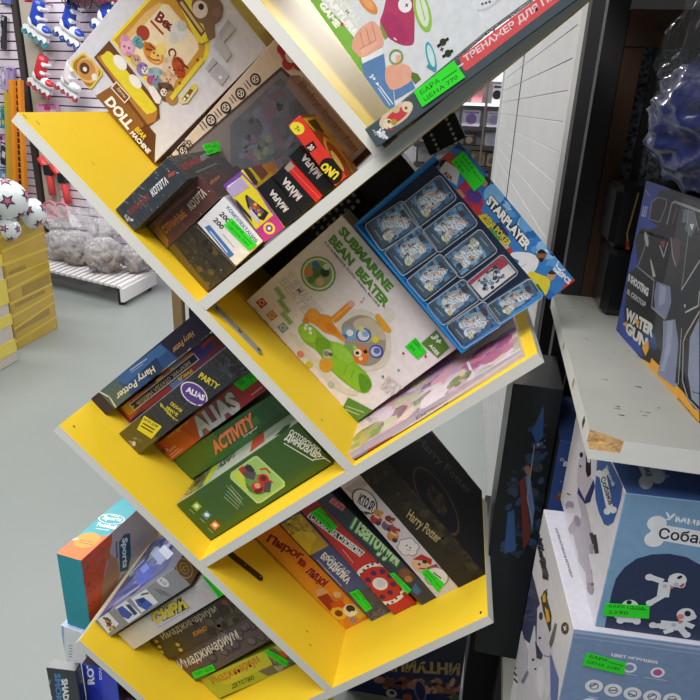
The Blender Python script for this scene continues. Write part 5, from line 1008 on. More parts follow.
g.poly([(240, 500), (262, 465), (290, 560), (320, 660), (340, 800), (250, 830), (235, 700)], '#c9c7d4'); g.disc((263, 548), 13, '#2a2a34', asp=2); g.poly([(352, 590), (365, 600), (345, 700), (325, 760), (315, 720)], '#5f5c66'); g.disc((415, 625), 24, '#1f2026', asp=1.6); g.line([(408, 615), (424, 635)], 8, '#e0e0e8'); g.line([(424, 610), (412, 640)], 5, '#e0e0e8')
g.k(490, 600, 6.364)
g.poly([(150, 110), (210, 210), (245, 330), (235, 470), (190, 540), (130, 260)], '#b9bac6'); g.poly([(250, 300), (285, 160), (292, 170), (300, 380), (335, 380), (380, 330), (395, 500), (370, 640), (290, 640), (260, 480)], '#cdccd6'); g.poly([(290, 260), (340, 350), (330, 380), (300, 370)], '#2f3658'); g.disc((320, 242), 8, '#23242c'); g.line([(345, 355), (385, 362)], 6, '#5a5c66'); g.ell((325, 520), (330, 620), (350, 500), '#dcdbe4'); g.ell((372, 540), (376, 620), (392, 520), '#d2d1da'); g.disc((278, 380), 9, '#33343c'); g.disc((292, 440), 7, '#33343c')
g.poly([(385, 330), (440, 500), (430, 640), (390, 640)], '#5c70a8'); g.poly([(170, 560), (240, 430), (300, 640), (170, 640)], '#cbcad4'); g.poly([(200, 520), (240, 440), (250, 470), (215, 540)], '#7a7c8c')
for i in range(7): g.line([(120+i*6, 235+i*44), (148+i*5, 262+i*44)], 11, '#34363e')
b.done()
# blue window box behind them
b = rbox('toy_box', 'dark blue window box in the shade behind the toy dog boxes', 'toy box', .031, .30, .40, .60, -.7715, -.216, col='#2f4a8c', sides={'all': '#26407c', 'top': '#283f74', 'left': '#2c3340'}, kind='matte_card')
f = b.face(); f.k(520, 430, 5.833); f.text('BO', (250, 210), (305, 222), (258, 180), '#cfd6e4', .04); f.ring((245, 172), 10, 3, '#cfd6e4'); f.disc((225, 395), 16, '#7a3a30'); f.disc((232, 375), 12, '#8a5a44'); f.disc((240, 300), 4, '#8aa0cc')
b.done()
# dark blister package left of it
b = rbox('toy_package', 'dark blister package with blue and red pieces between black trim and blue window box', 'toy package', -.062, .028, .43, .60, -.7715, -.13, col='#171b21', sides={'all': '#101318'}, kind='printed_card')
g = b.face(); g.k(490, 420, 5.385)
g.specks([(60, 760), (120, 300), (250, -40), (300, 0), (300, 300), (260, 700)], ['#2a3344', '#1f2530', '#344664', '#3a4048', '#24334e', '#2a4468'], 70, 12, 34, 4); g.poly([(225, 60), (290, -80), (285, 90), (250, 130)], '#2f5a9c'); g.spl([(185, 262), (205, 245), (222, 275), (205, 302)], '#9a6a54'); g.poly([(160, 330), (188, 300), (205, 480), (215, 640), (180, 700), (170, 500)], '#6a2e28'); g.poly([(190, 300), (215, 300), (240, 480), (225, 600), (210, 480)], '#5f78a4'); g.poly([(95, 500), (130, 480), (140, 700), (75, 720)], '#33588f'); g.line([(240, 130), (200, 420), (230, 560)], 5, '#8a949e'); g.specks([(255, 110), (300, 100), (290, 160), (255, 150)], ['#9aa4b0', '#5a6470'], 6, 4, 9, 2)
b.done()
rbox('dark_filler', 'black block added for the dark area below the bookcase beside the rack', 'dark_filler', -.055, .09, .70, 1.00, -1.269, -.74, col='#131315', sides={'all': '#101012'}, kind='matte_card').done()  # added black block, fills what is only darkness under the bookcase
# ------------------------------------------------------------------ the room behind
FLOOR = mat('painted_concrete', '#8b928f', 0.42, var=.07, scale=2.2, bump=.05, bscale=30, spec=.5)
m = FLOOR; nt = m.node_tree
mb = MB(); mb.add([(-9, -2.5, ZF), (3, -2.5, ZF), (3, 10, ZF), (-9, 10, ZF)], [[0, 1, 2, 3]], FLOOR); fl = mb.build('floor'); tag(fl, 'worn grey painted concrete floor', 'floor', kind='structure')
SLAT = mat('pinkish_white_slats', '#e6dbe6', 0.45, var=.04, scale=8)
GROOVE = mat('slat_groove', '#4a4048', 0.8)
WP = atZ(110, 266, ZF); WD = Vector((-.977, .212, 0)); WN = Vector((-.212, -.977, 0))
def onwall(u, v): return hit(u, v, WP, WN)
def W3(s, z, o=0): return WP - WD*s + Vector((0, 0, z-ZF)) + WN*o      # s grows to the right
mb = MB(); RW = Matrix((-WD, WN, EZ)).transposed()
mb.add([W3(-5, ZF), W3(1.75, ZF), W3(1.75, 2.2), W3(-5, 2.2)], [[0, 1, 2, 3]], GROOVE)
pitch = .077; n = int(3.4/pitch)
for i in range(n):
    z0 = ZF+.10+i*pitch
    mb.add([W3(-5, z0, .012), W3(1.75, z0, .012), W3(1.75, z0+pitch*.84, .012), W3(-5, z0+pitch*.84, .012), W3(-5, z0, 0), W3(1.75, z0, 0), W3(1.75, z0+pitch*.84, 0), W3(-5, z0+pitch*.84, 0)], [[0, 1, 2, 3], [4, 5, 1, 0], [3, 2, 6, 7]], SLAT)
tag(mb.build('wall_left'), 'pinkish white slat wall panels with hanging goods', 'wall', kind='structure')
mb = MB(); mb.box((-2.9, 7.65, .7), (12, .1, 4.0), mat('pale_rear_wall', '#c9c8cc', .7)); tag(mb.build('wall_rear'), 'pale plain wall at the far end of the shop', 'wall', kind='structure')
# upright trims on the slat wall
TR1 = mat('beige_trim', '#b9b0a2', .5); TR2 = mat('dark_trim', '#4a403c', .5)
a = onwall(14, 0); sa = (a-WP).dot(-WD)+.085
mb = MB(); mb.box(W3(sa-.05, .4, .02), (.10, .02, 3.4), TR2, R=RW); mb.box(W3(sa+.10, .4, .03), (.19, .05, 3.4), TR1, R=RW); mb.box(W3(sa+.015, .4, .045), (.03, .03, 3.4), BLACKM, R=RW); tag(mb.build('trim_1'), 'dark and beige upright trim between slat panels', 'trim', kind='structure')
# white slatted side wall receding on the right
WS = mat('white_side_slats', '#cfcfcf', .5, var=.1, scale=7, bump=.1, bscale=12)
XW = .652; mb = MB()
mb.add([(XW+.02, .9, ZF), (XW+.02, 4.35, ZF), (XW+.02, 4.35, 2.2), (XW+.02, .9, 2.2)], [[0, 1, 2, 3]], GROOVE)
zz = ZF
while zz < 2.1:
    for y0, y1 in ((.93, 2.655), (2.68, 4.35)):
        mb.add([(XW, y0, zz), (XW, y1, zz), (XW, y1, zz+.0755), (XW, y0, zz+.0755), (XW+.02, y0, zz), (XW+.02, y1, zz), (XW+.02, y1, zz+.0755), (XW+.02, y0, zz+.0755), (XW+.004, y0, zz+.078), (XW+.004, y1, zz+.078)], [[3, 2, 1, 0], [0, 1, 5, 4], [3, 8, 9, 2], [2, 6, 5, 1], [0, 4, 7, 3]], WS)
    zz += .079
mb.box((XW-.002, .915, .4), (.012, .045, 3.4), WS); mb.box((XW+.006, 4.37, .4), (.04, .05, 3.4), WS)
mb.box((XW-.001, 2.667, .4), (.004, .014, 3.4), mat('dark_joint', '#33302e', .6))
tag(mb.build('wall_right'), 'white slatted wall running back on the right', 'wall', kind='structure')
mb = MB(); mb.box((XW+.031, .87, .4), (.054, .06, 3.4), BLACKM); tag(mb.build('trim_2'), 'black upright trim at the end of the white slat wall', 'trim', kind='structure')
mb = MB(); mb.box((XW+.34, .90, .4), (.62, .03, 3.4), mat('dark_partition', '#1e1d1d', .7)); tag(mb.build('wall_back'), 'dark partition behind the storage rack', 'wall', kind='structure')
# ------------------------------------------------------------------ lit display shelving far behind
dr_ = empty('display_rack', (.6, 6.7, ZF)); tag(dr_, 'distant display rack of black bars and shelves with white goods', 'rack'); DM = Matrix.Translation(-Vector(dr_.location))
RACKW = mat('white_shelving', '#e9e9ec', .4)
def dpart(name, m, c, d): q = MB(); q.box(Vector(c), d, m); return q.build(name, dr_, DM)
dpart('back_panel', RACKW, (.6, 6.95, .2), (1.5, .03, 3.0))
for z in (.60, .35): dpart('shelf_board', RACKW, (.6, 6.75, z), (1.5, .35, .03))
for z in (.10, -.10, -.32, -.55): dpart('shelf_board', BLACKM, (.6, 6.75, z), (1.5, .35, .035))
for x in (-.1, .34, .60, 1.3): dpart('post', BLACKM if x < .5 else TR2, (x, 6.56, .2), (.022, .02, 3.0))
def goods(label, x, z, w, h, col, y=6.72, acc=None):
    b = Bx('goods_box', label, 'goods', (x, y, z), (x+w, y, z), (x+w, y, z+h), plane=((x, y, z), (0, -1, 0)), depth=.1, col=col, bev=.004, group='goods on the distant display rack'); f = b.face(step=1e-4); f.uv()
    if acc: f.disc((.5, .45), .32, acc); f.rect(.1, .8, .9, .9, acc)
    b.done()
goods('pink packet on the white shelf of the distant rack', .44, .365, .12, .16, '#e08a94'); goods('small black and white packet on the white shelf of the distant rack', .66, .365, .10, .2, '#e6e8ea', acc='#2a2c34')
goods('white carton with a violet disc on the distant rack', .36, .12, .2, .17, '#e6e2f0', acc='#9a7ac8'); goods('plain white carton with pale violet print on the distant rack', .63, .12, .16, .17, '#eceaf4', acc='#c4b4e0')
goods('white carton low on the black bars of the distant rack', .63, -.08, .16, .15, '#f0f0f4', acc='#d4d8ec'); goods('brown packet on the black bars of the distant rack', .40, -.08, .12, .12, '#6a5048', acc='#c9b8a8'); goods('tan packet near the bottom of the distant rack', .50, -.30, .16, .16, '#b0a088', acc='#7a6a58'); goods('beige packet beside the tan one on the distant rack', .68, -.30, .12, .14, '#cfc4b0', acc='#8a7a60'); goods('grey packet on the lowest bar of the distant rack', .60, -.53, .12, .16, '#8a8680', acc='#dcdcdc')
# wooden post left of the navy game box
mb = MB(); mb.box((-.588, 1.2, -.78), (.036, .03, 1.04), mat('light_brown_post', '#8a7350', .6, var=.15)); o = mb.build('wooden_post'); tag(o, 'light brown wooden post standing on the floor behind the bookcase', 'post')
mb = MB(); mb.box((-.535, 1.26, -.80), (.06, .05, 1.0), BLACKM); tag(mb.build('metal_post'), 'black metal post right beside the light brown wooden post', 'post')
# ------------------------------------------------------------------ low pallet shelf with bags
PW = mat('white_painted_slats', '#e8e6e6', .5, var=.05)
PZ = ZF+.17
pr = atZ(122, 287, PZ); pl_ = atZ(40, 268, PZ); pbk = atZ(151, 272, PZ)
ux = (pr-pl_).normalized(); uy = (pbk-pr); L_ = uy.length*1.15; uy.normalize()
pal = empty('pallet_shelf', tuple((pr+pl_)/2+Vector((0, 0, ZF-PZ)))); tag(pal, 'low white slatted shelf on the floor carrying bags', 'low shelf'); PM_ = Matrix.Translation(-Vector(pal.location))
pl_ = pl_-ux*.5
q = MB(); wid = (pr-pl_).length; ns = 22
for i in range(ns):
    a0 = pl_+ux*(wid*i/ns); a1 = a0+ux*(wid/ns*.72); v = [a0, a1, a1+uy*L_, a0+uy*L_]; q.add([p for p in v]+[p-Vector((0, 0, .02)) for p in v], [[0, 1, 2, 3], [7, 6, 5, 4], [0, 4, 5, 1], [1, 5, 6, 2], [2, 6, 7, 3], [3, 7, 4, 0]], PW)
q.build('slat_top', pal, PM_)
def beam(a, b, h, w, m):
    q = MB(); d = (b-a).normalized(); s = d.cross(EZ); v = [a, b, b+s*w, a+s*w]; q.add([p for p in v]+[p-Vector((0, 0, h)) for p in v], [[0, 1, 2, 3], [7, 6, 5, 4], [0, 4, 5, 1], [1, 5, 6, 2], [2, 6, 7, 3], [3, 7, 4, 0]], m); return q.build('rail', pal, PM_)
dz = Vector((0, 0, .021)); beam(pr-dz-ux*.03, pr-dz-ux*.03+uy*L_, .11, .03, PW); beam(pl_-dz+uy*.12, pr-dz+uy*.12-ux*.04, .03, .04, TR2); beam(pl_-dz+uy*(L_-.1), pr-dz+uy*(L_-.1)-ux*.04, .03, .04, TR2)
for a in (pr-ux*.06+uy*.06, pr-ux*.06+uy*(L_-.06), pl_+ux*.06+uy*.06, pl_+ux*.06+uy*(L_-.06)):
    q = MB(); q.cyl((a.x, a.y, ZF), (a.x, a.y, PZ-.021), .03, BLACKM, n=12); q.build('leg', pal, PM_)
BAGF = mat('bag_contents', '#b0a6a2', .6, scale=14, col2='#83746c', contrast=.15, bump=.4, bscale=20)
BAGC = mat('clear_bag', '#f0f0f6', .12, alpha=.30, spec=.7, coat=1.0, bump=1.0, bscale=14)
def stone_bag(label, px, py, w, h, seed, back=.3):
    c = atZ(px, py, PZ); rn = random.Random(seed); c = c+uy*back
    r = empty('bag_of_stones', tuple(c)); tag(r, label, 'bag', 'clear bags on the low white shelf'); M_ = Matrix.Translation(-Vector(c))
    q = MB()
    for i in range(40):
        t = rn.uniform(0, 2*math.pi); rr = rn.uniform(0, w*.40); z = rn.uniform(.05, max(.06, h*.62*(1-rr/w))); s = rn.uniform(.04, .062)
        off = Vector((rn.random()*9, rn.random()*9, 0)); q.sph(c+Vector((rr*math.cos(t), rr*math.sin(t)*.8, z)), (s, s*rn.uniform(.7, 1), s*rn.uniform(.7, .95)), BAGF, u=12, v=8, fn=lambda p: 1+.5*noise.noise(p*1.6+off))
    k = q.build('bag_contents', r, M_); k['kind'] = 'stuff'
    q = MB(); off = Vector((seed*2.3, seed, 1))
    q.sph(c+Vector((0, 0, h*.45)), (w*.52, w*.45, h*.48), BAGC, u=80, v=50, fn=lambda p: (1.08-.35*abs(noise.noise(p*2.6+off))-.22*abs(noise.noise(p*6+off)))*(1 if p.z < .3 else 1-.55*(p.z-.3)))
    for j in range(5):
        t = j*1.25+seed; base = c+Vector((.07*math.cos(t), .07*math.sin(t), h*.80)); tip = base+Vector((.10*math.cos(t), .06*math.sin(t), rn.uniform(.08, .2))); s = Vector((-math.sin(t), math.cos(t), 0))*.05; q.add([base-s, base+s, tip+s*1.3+Vector((0, 0, .02)), tip-s], [[0, 1, 2, 3]], BAGC)
    k = q.build('clear_bag', r, M_); k['label'] = 'crinkled clear plastic bag'
stone_bag('clear bag of pale stones at the left end of the low white shelf', 51, 264, .27, .36, 1, .16)
stone_bag('tall clear bag of pale stones, second from the left on the low shelf', 71, 268, .29, .40, 2, .14)
stone_bag('clear bag of pale stones in the middle of the low white shelf', 98, 275, .31, .40, 3, .12)
stone_bag('clear bag of pale stones near the right end of the low white shelf', 129, 276, .31, .32, 4, .18)
stone_bag('tall clear bag behind the middle bags on the low white shelf', 84, 264, .27, .46, 5, .36)
# red litter at the shelf end
mb = MB(); c = atZ(148, 280, ZF+.02); mb.box(c, (.12, .06, .04), mat('red_plastic', '#d8432e', .4), R=Matrix.Rotation(.4, 3, 'Z'), bev=.006); tag(mb.build('red_block'), 'small red piece on the floor at the right end of the low shelf', 'litter')
# ------------------------------------------------------------------ taped cartons with balls
TAPE = mat('yellow_taped_carton', '#c2a41c', .25, scale=5, col2='#b08a2a', coat=.8, bump=.5, bscale=16)
BROWNT = mat('brown_tape_print', '#8a6a1e', .25, scale=14, col2='#a5861c', coat=.6); TAPEL = mat('pale_yellow_tape', '#dcc63c', .2, coat=1.0); TAPES = mat('clear_yellow_tape', '#d0b428', .15, coat=1.0); CARD = mat('grey_carton', '#c4bcae', .6, var=.08); CARDB = mat('brown_carton_board', '#a08050', .7)
def carton(name, label, TLp, TRp, BRp, depth, kw=0):
    """taped carton: bottom right corner found on the floor, upright"""
    br = atZ(*BRp, ZF); tr = hit(*TRp, br, Vector((0, -1, 0))); h = tr.z-ZF; tl = hit(*TLp, br, Vector((.0, -1, 0)))
    w = br.x-tl.x
    r = empty(name, (br.x-w/2, br.y+depth/2, ZF)); tag(r, label, 'carton'); return r, br, w, h
def carton2(label, far, near, top, depth):
    """carton whose right side faces the aisle: far and near floor corners of that side, and a pixel on its far top corner"""
    fc = atZ(*far, ZF); nc = atZ(*near, ZF); x1 = (fc.x+nc.x)/2
    h = hit(*top, (x1, 0, 0), (1, 0, 0)).z-ZF
    r = empty('taped_carton', (x1-depth/2, (fc.y+nc.y)/2, ZF)); tag(r, label, 'carton'); return r, x1-depth, x1, nc.y, fc.y, h
r, x0, x1, y0, y1, h_ = carton2('tall open carton wound with yellow tape and holding footballs', (58, 328), (17, 350), (46, 214), .50)
w_ = x1-x0; M_ = Matrix.Translation(-Vector(r.location))
q = MB(); tk = .012
for (cx_, cy_, dx, dy) in (((x0+x1)/2, y0+tk/2, x1-x0, tk), ((x0+x1)/2, y1-tk/2, x1-x0, tk), (x0+tk/2, (y0+y1)/2, tk, y1-y0-2*tk), (x1-tk/2, (y0+y1)/2, tk, y1-y0-2*tk)): q.box((cx_, cy_, ZF+h_/2), (dx, dy, h_), TAPE, bev=.003)
q.box(((x0+x1)/2, (y0+y1)/2, ZF+.006), (x1-x0-.03, y1-y0-.03, .012), CARDB); q.build('carton_body', r, M_)
rn = random.Random(11); dy = y1-y0
for i in range(9):
    z = ZF+h_*(.06+.105*i); t = rn.uniform(.01, .06); hh = rn.uniform(.01, .018); a0, a1 = 0, 1
    q = MB(); q.add([(x1+.002, y0+dy*a0, z), (x1+.002, y0+dy*a1, z+t), (x1+.002, y0+dy*a1, z+t+hh), (x1+.002, y0+dy*a0, z+hh*1.4)], [[0, 1, 2, 3]], TAPES); q.build('tape_strip', r, M_)
for z, a0, a1, hh in ((.60, .08, .45, .03), (.40, .3, .95, .07), (.34, .1, .8, .03), (.14, .05, .85, .05)):
    q = MB(); zz = ZF+h_*z; q.add([(x1+.0012, y0+dy*a0, zz), (x1+.0012, y0+dy*a1, zz+.012), (x1+.0012, y0+dy*a1, zz+.012+hh), (x1+.0012, y0+dy*a0, zz+hh)], [[0, 1, 2, 3]], BROWNT); q.build('brown_print', r, M_)
r2, xa, xb, ya, yb, h2 = carton2('shorter grey carton with bands of yellow tape at the left edge', (18, 361), (-25, 385), (2, 254), .40)
M_ = Matrix.Translation(-Vector(r2.location)); q = MB(); q.box(((xa+xb)/2, (ya+yb)/2, ZF+h2/2), (xb-xa, yb-ya, h2), CARD, bev=.005); q.build('carton_body', r2, M_)
for z, hh in ((.10, .12), (.36, .10), (.56, .22), (.90, .10)): q = MB(); q.box(((xa+xb)/2, (ya+yb)/2, ZF+h2*(z+hh/2)), (xb-xa+.008, yb-ya+.008, h2*hh), TAPEL); q.build('tape_strip', r2, M_)
# footballs: white with dark star panels
BALLW = mat('ball_white', '#dfe6e8', .3, coat=.5); BALLD = mat('ball_star', '#3a2446', .35); BALLP = mat('ball_pink', '#c46a8a', .35)
def ball(label, c, r, seed):
    rt = empty('football', tuple(Vector(c)-Vector((0, 0, r)))); rt.rotation_euler = (seed*.7, seed*1.3, seed*.4); tag(rt, label, 'ball', 'footballs in the taped carton')
    q = MB(); q.sph(Vector((0, 0, 0)), r, BALLW, u=32, v=20)
    ph = (1+5**.5)/2; vs = [Vector(v).normalized() for v in [(0, s1, s2*ph) for s1 in (1, -1) for s2 in (1, -1)]+[(s1, s2*ph, 0) for s1 in (1, -1) for s2 in (1, -1)]+[(s2*ph, 0, s1) for s1 in (1, -1) for s2 in (1, -1)]]
    for v in vs:
        x = v.orthogonal().normalized(); y = v.cross(x)
        for m_, k_, e in ((BALLD, 1.0, .003), (BALLP, .55, .0045)):
            pts = []
            for i in range(10): R_ = (.38 if i % 2 == 0 else .16)*k_; t = i*math.pi/5; pts.append((v+(x*math.cos(t)+y*math.sin(t))*math.tan(R_)).normalized()*(r+e))
            q.add([v*(r+e)]+pts, [[0, i+1, (i+1) % 10+1] for i in range(10)], m_)
    q.build('ball_cover', rt, Matrix.Identity(4)); rt.location = Vector(c)
    return rt
def ball_at(label, px, py, y, r, seed): return ball(label, hit(px, py, (0, y, 0), (0, 1, 0)), r, seed)
ball_at('large white football with dark stars on top of the taped carton', 6, 200, y0+.13, .130, 1)
ball_at('white football with a pink star at the right end of the carton', 29, 213, y0+.34, .105, 2)
ball_at('white and blue football low at the left in the carton', 8, 229, y0+.10, .075, 3.3)
# ------------------------------------------------------------------ goods hanging on the slat wall
HOOK = mat('chrome_hook', '#b0b0b4', .25, metal=1.0)
def skate(label, px, py, colr, sc=1.0, flip=1, wheel='#3a9aa4', rot=-.45):
    c = hit(px, py, WP+WN*.16, WN)
    r = empty('roller_skate', tuple(c)); tag(r, label, 'roller skate', 'roller skates hanging on the slat wall')
    R = Matrix((-WD*flip, WN, EZ)).transposed() @ Matrix.Rotation(-rot, 3, 'Y') 
    def P(x, y, z): return R @ Vector((x*sc, y*sc, z*sc))
    A1 = mat('skate_'+colr[0], colr[1], .35, coat=.4); WH = mat('skate_white', '#eceef2', .35, coat=.3); WL = mat('skate_wheel_'+wheel[1:], wheel, .4); ST = mat('skate_grey', '#7a7c84', .5)
    # boot: lofted cross sections from cuff to toe
    q = MB(); sec = [(-.02, .34, .055, .062), (-.02, .28, .06, .07), (-.015, .20, .058, .075), (.0, .13, .062, .095), (.04, .08, .062, .10)]
    def ringat(cx, cz, hw, hl, tilt=0, n=16): return [P(cx+hl*math.cos(t)*math.cos(tilt), hw*math.sin(t), cz+hl*math.cos(t)*math.sin(tilt)) for t in (2*math.pi*i/n for i in range(n))]
    rings = [ringat(cx, cz, hw, hl) for cx, cz, hw, hl in sec]; n = 16; vs = sum(rings, []); fs = []
    for k in range(len(rings)-1):
        for i in range(n): fs.append([k*n+i, (k+1)*n+i, (k+1)*n+(i+1) % n, k*n+(i+1) % n])
    fs += [list(range(n)), [(len(rings)-1)*n+i for i in range(n)][::-1]]; q.add(vs, fs, A1, smooth=True); q.build('cuff', r)
    q = MB(); q.sph(P(.08, 0, .075), (.15*sc, .058*sc, .062*sc), WH, R=R, u=20, v=12); q.sph(P(-.03, 0, .085), (.08*sc, .055*sc, .075*sc), WH, R=R); q.build('boot', r)
    q = MB(); q.sph(P(.15, 0, .09), (.075*sc, .052*sc, .045*sc), A1, R=R); q.build('toe_cap', r)
    for z, x in ((.27, .05), (.17, .06)): q = MB(); q.box(P(x, 0, z), (.05*sc, .135*sc, .032*sc), WH, R=R @ Matrix.Rotation(.35, 3, 'Y'), bev=.005*sc); q.build('strap', r)
    q = MB()
    for s_ in (-1, 1):
        prof = [(-.12, .02), (.20, .02), (.22, -.01), (.19, -.05), (.15, -.02), (.11, -.055), (.07, -.02), (.03, -.055), (-.01, -.02), (-.05, -.055), (-.09, -.02), (-.13, -.05), (-.15, -.01)]
        v = [P(x, s_*.02-.003, z) for x, z in prof]+[P(x, s_*.02+.003, z) for x, z in prof]; k = len(prof); q.add(v, [list(range(k)), [k+i for i in range(k)][::-1]]+[[i, k+i, k+(i+1) % k, (i+1) % k] for i in range(k)], WH)
    q.build('frame', r)
    for x in (-.13, -.03, .08, .18): q = MB(); q.cyl(P(x, -.012, -.06), P(x, .012, -.06), .038*sc, WL, n=18); q.cyl(P(x, -.014, -.06), P(x, .014, -.06), .016*sc, ST, n=10); q.build('wheel', r)
    q = MB(); q.cyl(P(-.02, 0, .30), Vector(WN)*-.165+P(-.02, 0, .31), .006, HOOK, n=8); q.build('wall_hook', r)
skate('blue and white inline skate, left of the upper pair on the slat wall', 34, 31, ('blue', '#2448b8'), .78, rot=-.5)
skate('blue and white inline skate, right of the upper pair on the slat wall', 66, 34, ('blue', '#2448b8'), .78, wheel='#2a4a9c', rot=-.5)
skate('blue inline skate mostly hidden behind the claw machine box', 104, 26, ('blue', '#2f55c4'), .8, wheel='#2a4a9c', rot=-.5)
skate('red and white inline skate, left of the lower pair on the slat wall', 38, 84, ('red', '#cf2f3c'), .74, wheel='#c23a40', rot=-.5)
skate('mostly white inline skate with red wheels, right of the lower pair', 66, 88, ('pink', '#eadfe2'), .68, wheel='#c23a40', rot=-.5)
def helmet(label, px, py, col, rx, col2='#3a3438'):
    c = hit(px, py, WP+WN*.16, WN); r = empty('helmet', tuple(c)); tag(r, label, 'helmet', 'helmets on the slat wall')
    A1 = mat('helmet_'+col[1:], col, .3, coat=.6); D = mat('helmet_'+col2[1:], col2, .5)
    q = MB(); q.sph(Vector((0, 0, 0)), (rx, rx*.8, rx*.72), A1, u=28, v=16, fn=lambda p: 1 if p.z > -.35 else .6); q.build('shell', r)
    for i in range(6):
        t = -1.0+i*.4; q = MB(); pts = []
        for k in range(8): a_ = -.9+k*.26; pts.append(Vector((rx*1.02*math.sin(t)*math.cos(a_), -rx*.84*math.cos(a_)*math.cos(t*.9), rx*.78*math.sin(a_)+.01)))
        q.tube(pts, rx*.03, D, n=6); q.build('vent', r)
helmet('red and black vented helmet at the top of the slat wall', 82, -3, '#8c4652', .17, '#33343a')
helmet('pink helmet beside the vented red one, partly behind the claw machine box', 108, 0, '#d84a6a', .12)
def pouch(label, cat, pts, col, acc, name='hanging_packet', off=.05, n=3):
    """blister packet hanging on a hook: outline corners in pixels"""
    P0 = WP+WN*off; g = [hit(x, y, P0, WN) for x, y in pts]
    b = Bx(name, label, cat, pts[0], pts[1], TL=pts[3], plane=(P0, WN), depth=.04, col=col, kind='gloss_card', bev=.006); f = b.face(step=1e-4); f.uv(); rn = random.Random(len(label)+int(pts[0][0]*7))
    for i in range(n):
        x = rn.uniform(.15, .8); y = rn.uniform(.1, .8); f.poly([(x-.15, y-.1), (x+.12, y-.14), (x+.18, y+.12), (x-.1, y+.16)], acc[i % len(acc)])
    f.rect(.1, .86, .9, .96, acc[0]); f.disc((.5, .93), .05, '#333333'); o = b.done(); q = MB(); c = Vector((0, b.H*.43, 0)); q.cyl(c+Vector((0, 0, .04)), c-Vector((0, 0, off-.01)), .004, HOOK, n=8); q.build('wall_hook', o)
pouch('violet packet hanging at the left edge above the teal packets', 'packet', [(0, 90), (7, 91), (7, 66), (0, 66)], '#b8a8cc', ['#e0dcec', '#8a86a8'], off=.12)
pouch('pale violet packet hanging second from the left edge', 'packet', [(6, 94), (13, 95), (13, 68), (6, 67)], '#a79ac8', ['#6a5ca4', '#d4cce4'], off=.09)
pouch('teal and yellow packet at the left edge behind the orange upright', 'packet', [(0, 130), (7, 130), (7, 107), (0, 107)], '#2f9aa4', ['#d8cc3a', '#5ab4a0', '#1f6a8c'], off=.12)
pouch('teal and blue packet right of the teal and yellow one', 'packet', [(7, 129), (14, 129), (13, 105), (7, 105)], '#3a8fb4', ['#5ac0c4', '#2a6aa4', '#c8d84a'], off=.08)
pouch('dark packet with a white tag below the teal packets', 'packet', [(0, 168), (11, 168), (11, 145), (0, 146)], '#262c48', ['#e6e6ee', '#3a3f5a'], off=.09)
pouch('pink and violet packet above the dark one with the white tag', 'packet', [(0, 146), (9, 145), (10, 134), (0, 134)], '#c8a0c4', ['#d83a6a', '#4a3a7c', '#e8dfe8'], off=.07)
pouch('pale blue packet low at the left edge above the football', 'packet', [(0, 182), (11, 181), (11, 169), (0, 169)], '#8fb4d0', ['#4a86b4', '#dce8f0'], off=.06)
pouch('dark grey packet with white straps at the left edge high on the wall', 'packet', [(0, 50), (4, 50), (4, 16), (0, 16)], '#3a3a40', ['#c4c4cc', '#1f1f24'], off=.09)
pouch('blue packet at the upper left corner', 'packet', [(0, 5), (10, 5), (10, -10), (0, -10)], '#6a7ab8', ['#4a5a9c', '#c8b8d8'], off=.06)
pouch('pink packet hanging just above the tip of the yellow board', 'packet', [(38, 116), (58, 116), (60, 104), (40, 104)], '#dfa0c8', ['#d8307a', '#ecd0e4'], off=.06)
pouch('red packet at the top between helmet and dark trim', 'packet', [(24, 2), (41, 3), (41, -10), (24, -10)], '#c23a4c', ['#8a2a38'], off=.06)
# orange slotted uprights standing in front of the wall
ORA = mat('orange_plastic', '#f0962a', .4, coat=.3); OLV = mat('olive_yellow_plastic', '#c8a83a', .4)
def upright(label, top, bot, w, m, slots, dist):
    P0 = WP+WN*dist; a = hit(*top, P0, WN); b_ = hit(*bot, P0, WN); a.x, a.y = b_.x+(a.x-b_.x)*1.0, b_.y+(a.y-b_.y)*1.0
    r = empty('barrier_post', tuple(b_)); tag(r, label, 'post', 'plastic uprights by the slat wall'); M_ = Matrix.Translation(-b_)
    d = (a-b_); x = (-WD); q = MB()
    v = []
    for e in (b_, a):
        for sx, so in ((-w/2, 0), (w/2, 0), (w/2, .04), (-w/2, .04)): v.append(e+x*sx+WN*so)
    q.add(v, [[0, 1, 5, 4], [1, 2, 6, 5], [2, 3, 7, 6], [3, 0, 4, 7], [3, 2, 1, 0], [4, 5, 6, 7]], m); q.build('post_body', r, M_)
    if slots:
        q = MB()
        for i in range(26):
            c = b_+d*((i+.5)/26)+WN*.042; s = .022; q.add([c-x*s-EZ*s, c+x*s-EZ*s, c+x*s+EZ*s, c-x*s+EZ*s], [[0, 1, 2, 3]], BLACKM)
        q.build('slot_row', r, M_)
upright('broad orange slotted upright beside the dark wall trim', (19, 80), (25.5, 235), .115, ORA, True, .16)
upright('narrow orange upright just left of the broad slotted one', (14, 80), (18.5, 235), .05, ORA, False, .20)
upright('olive yellow stick left of the orange uprights', (9, 92), (13, 235), .04, OLV, False, .24)
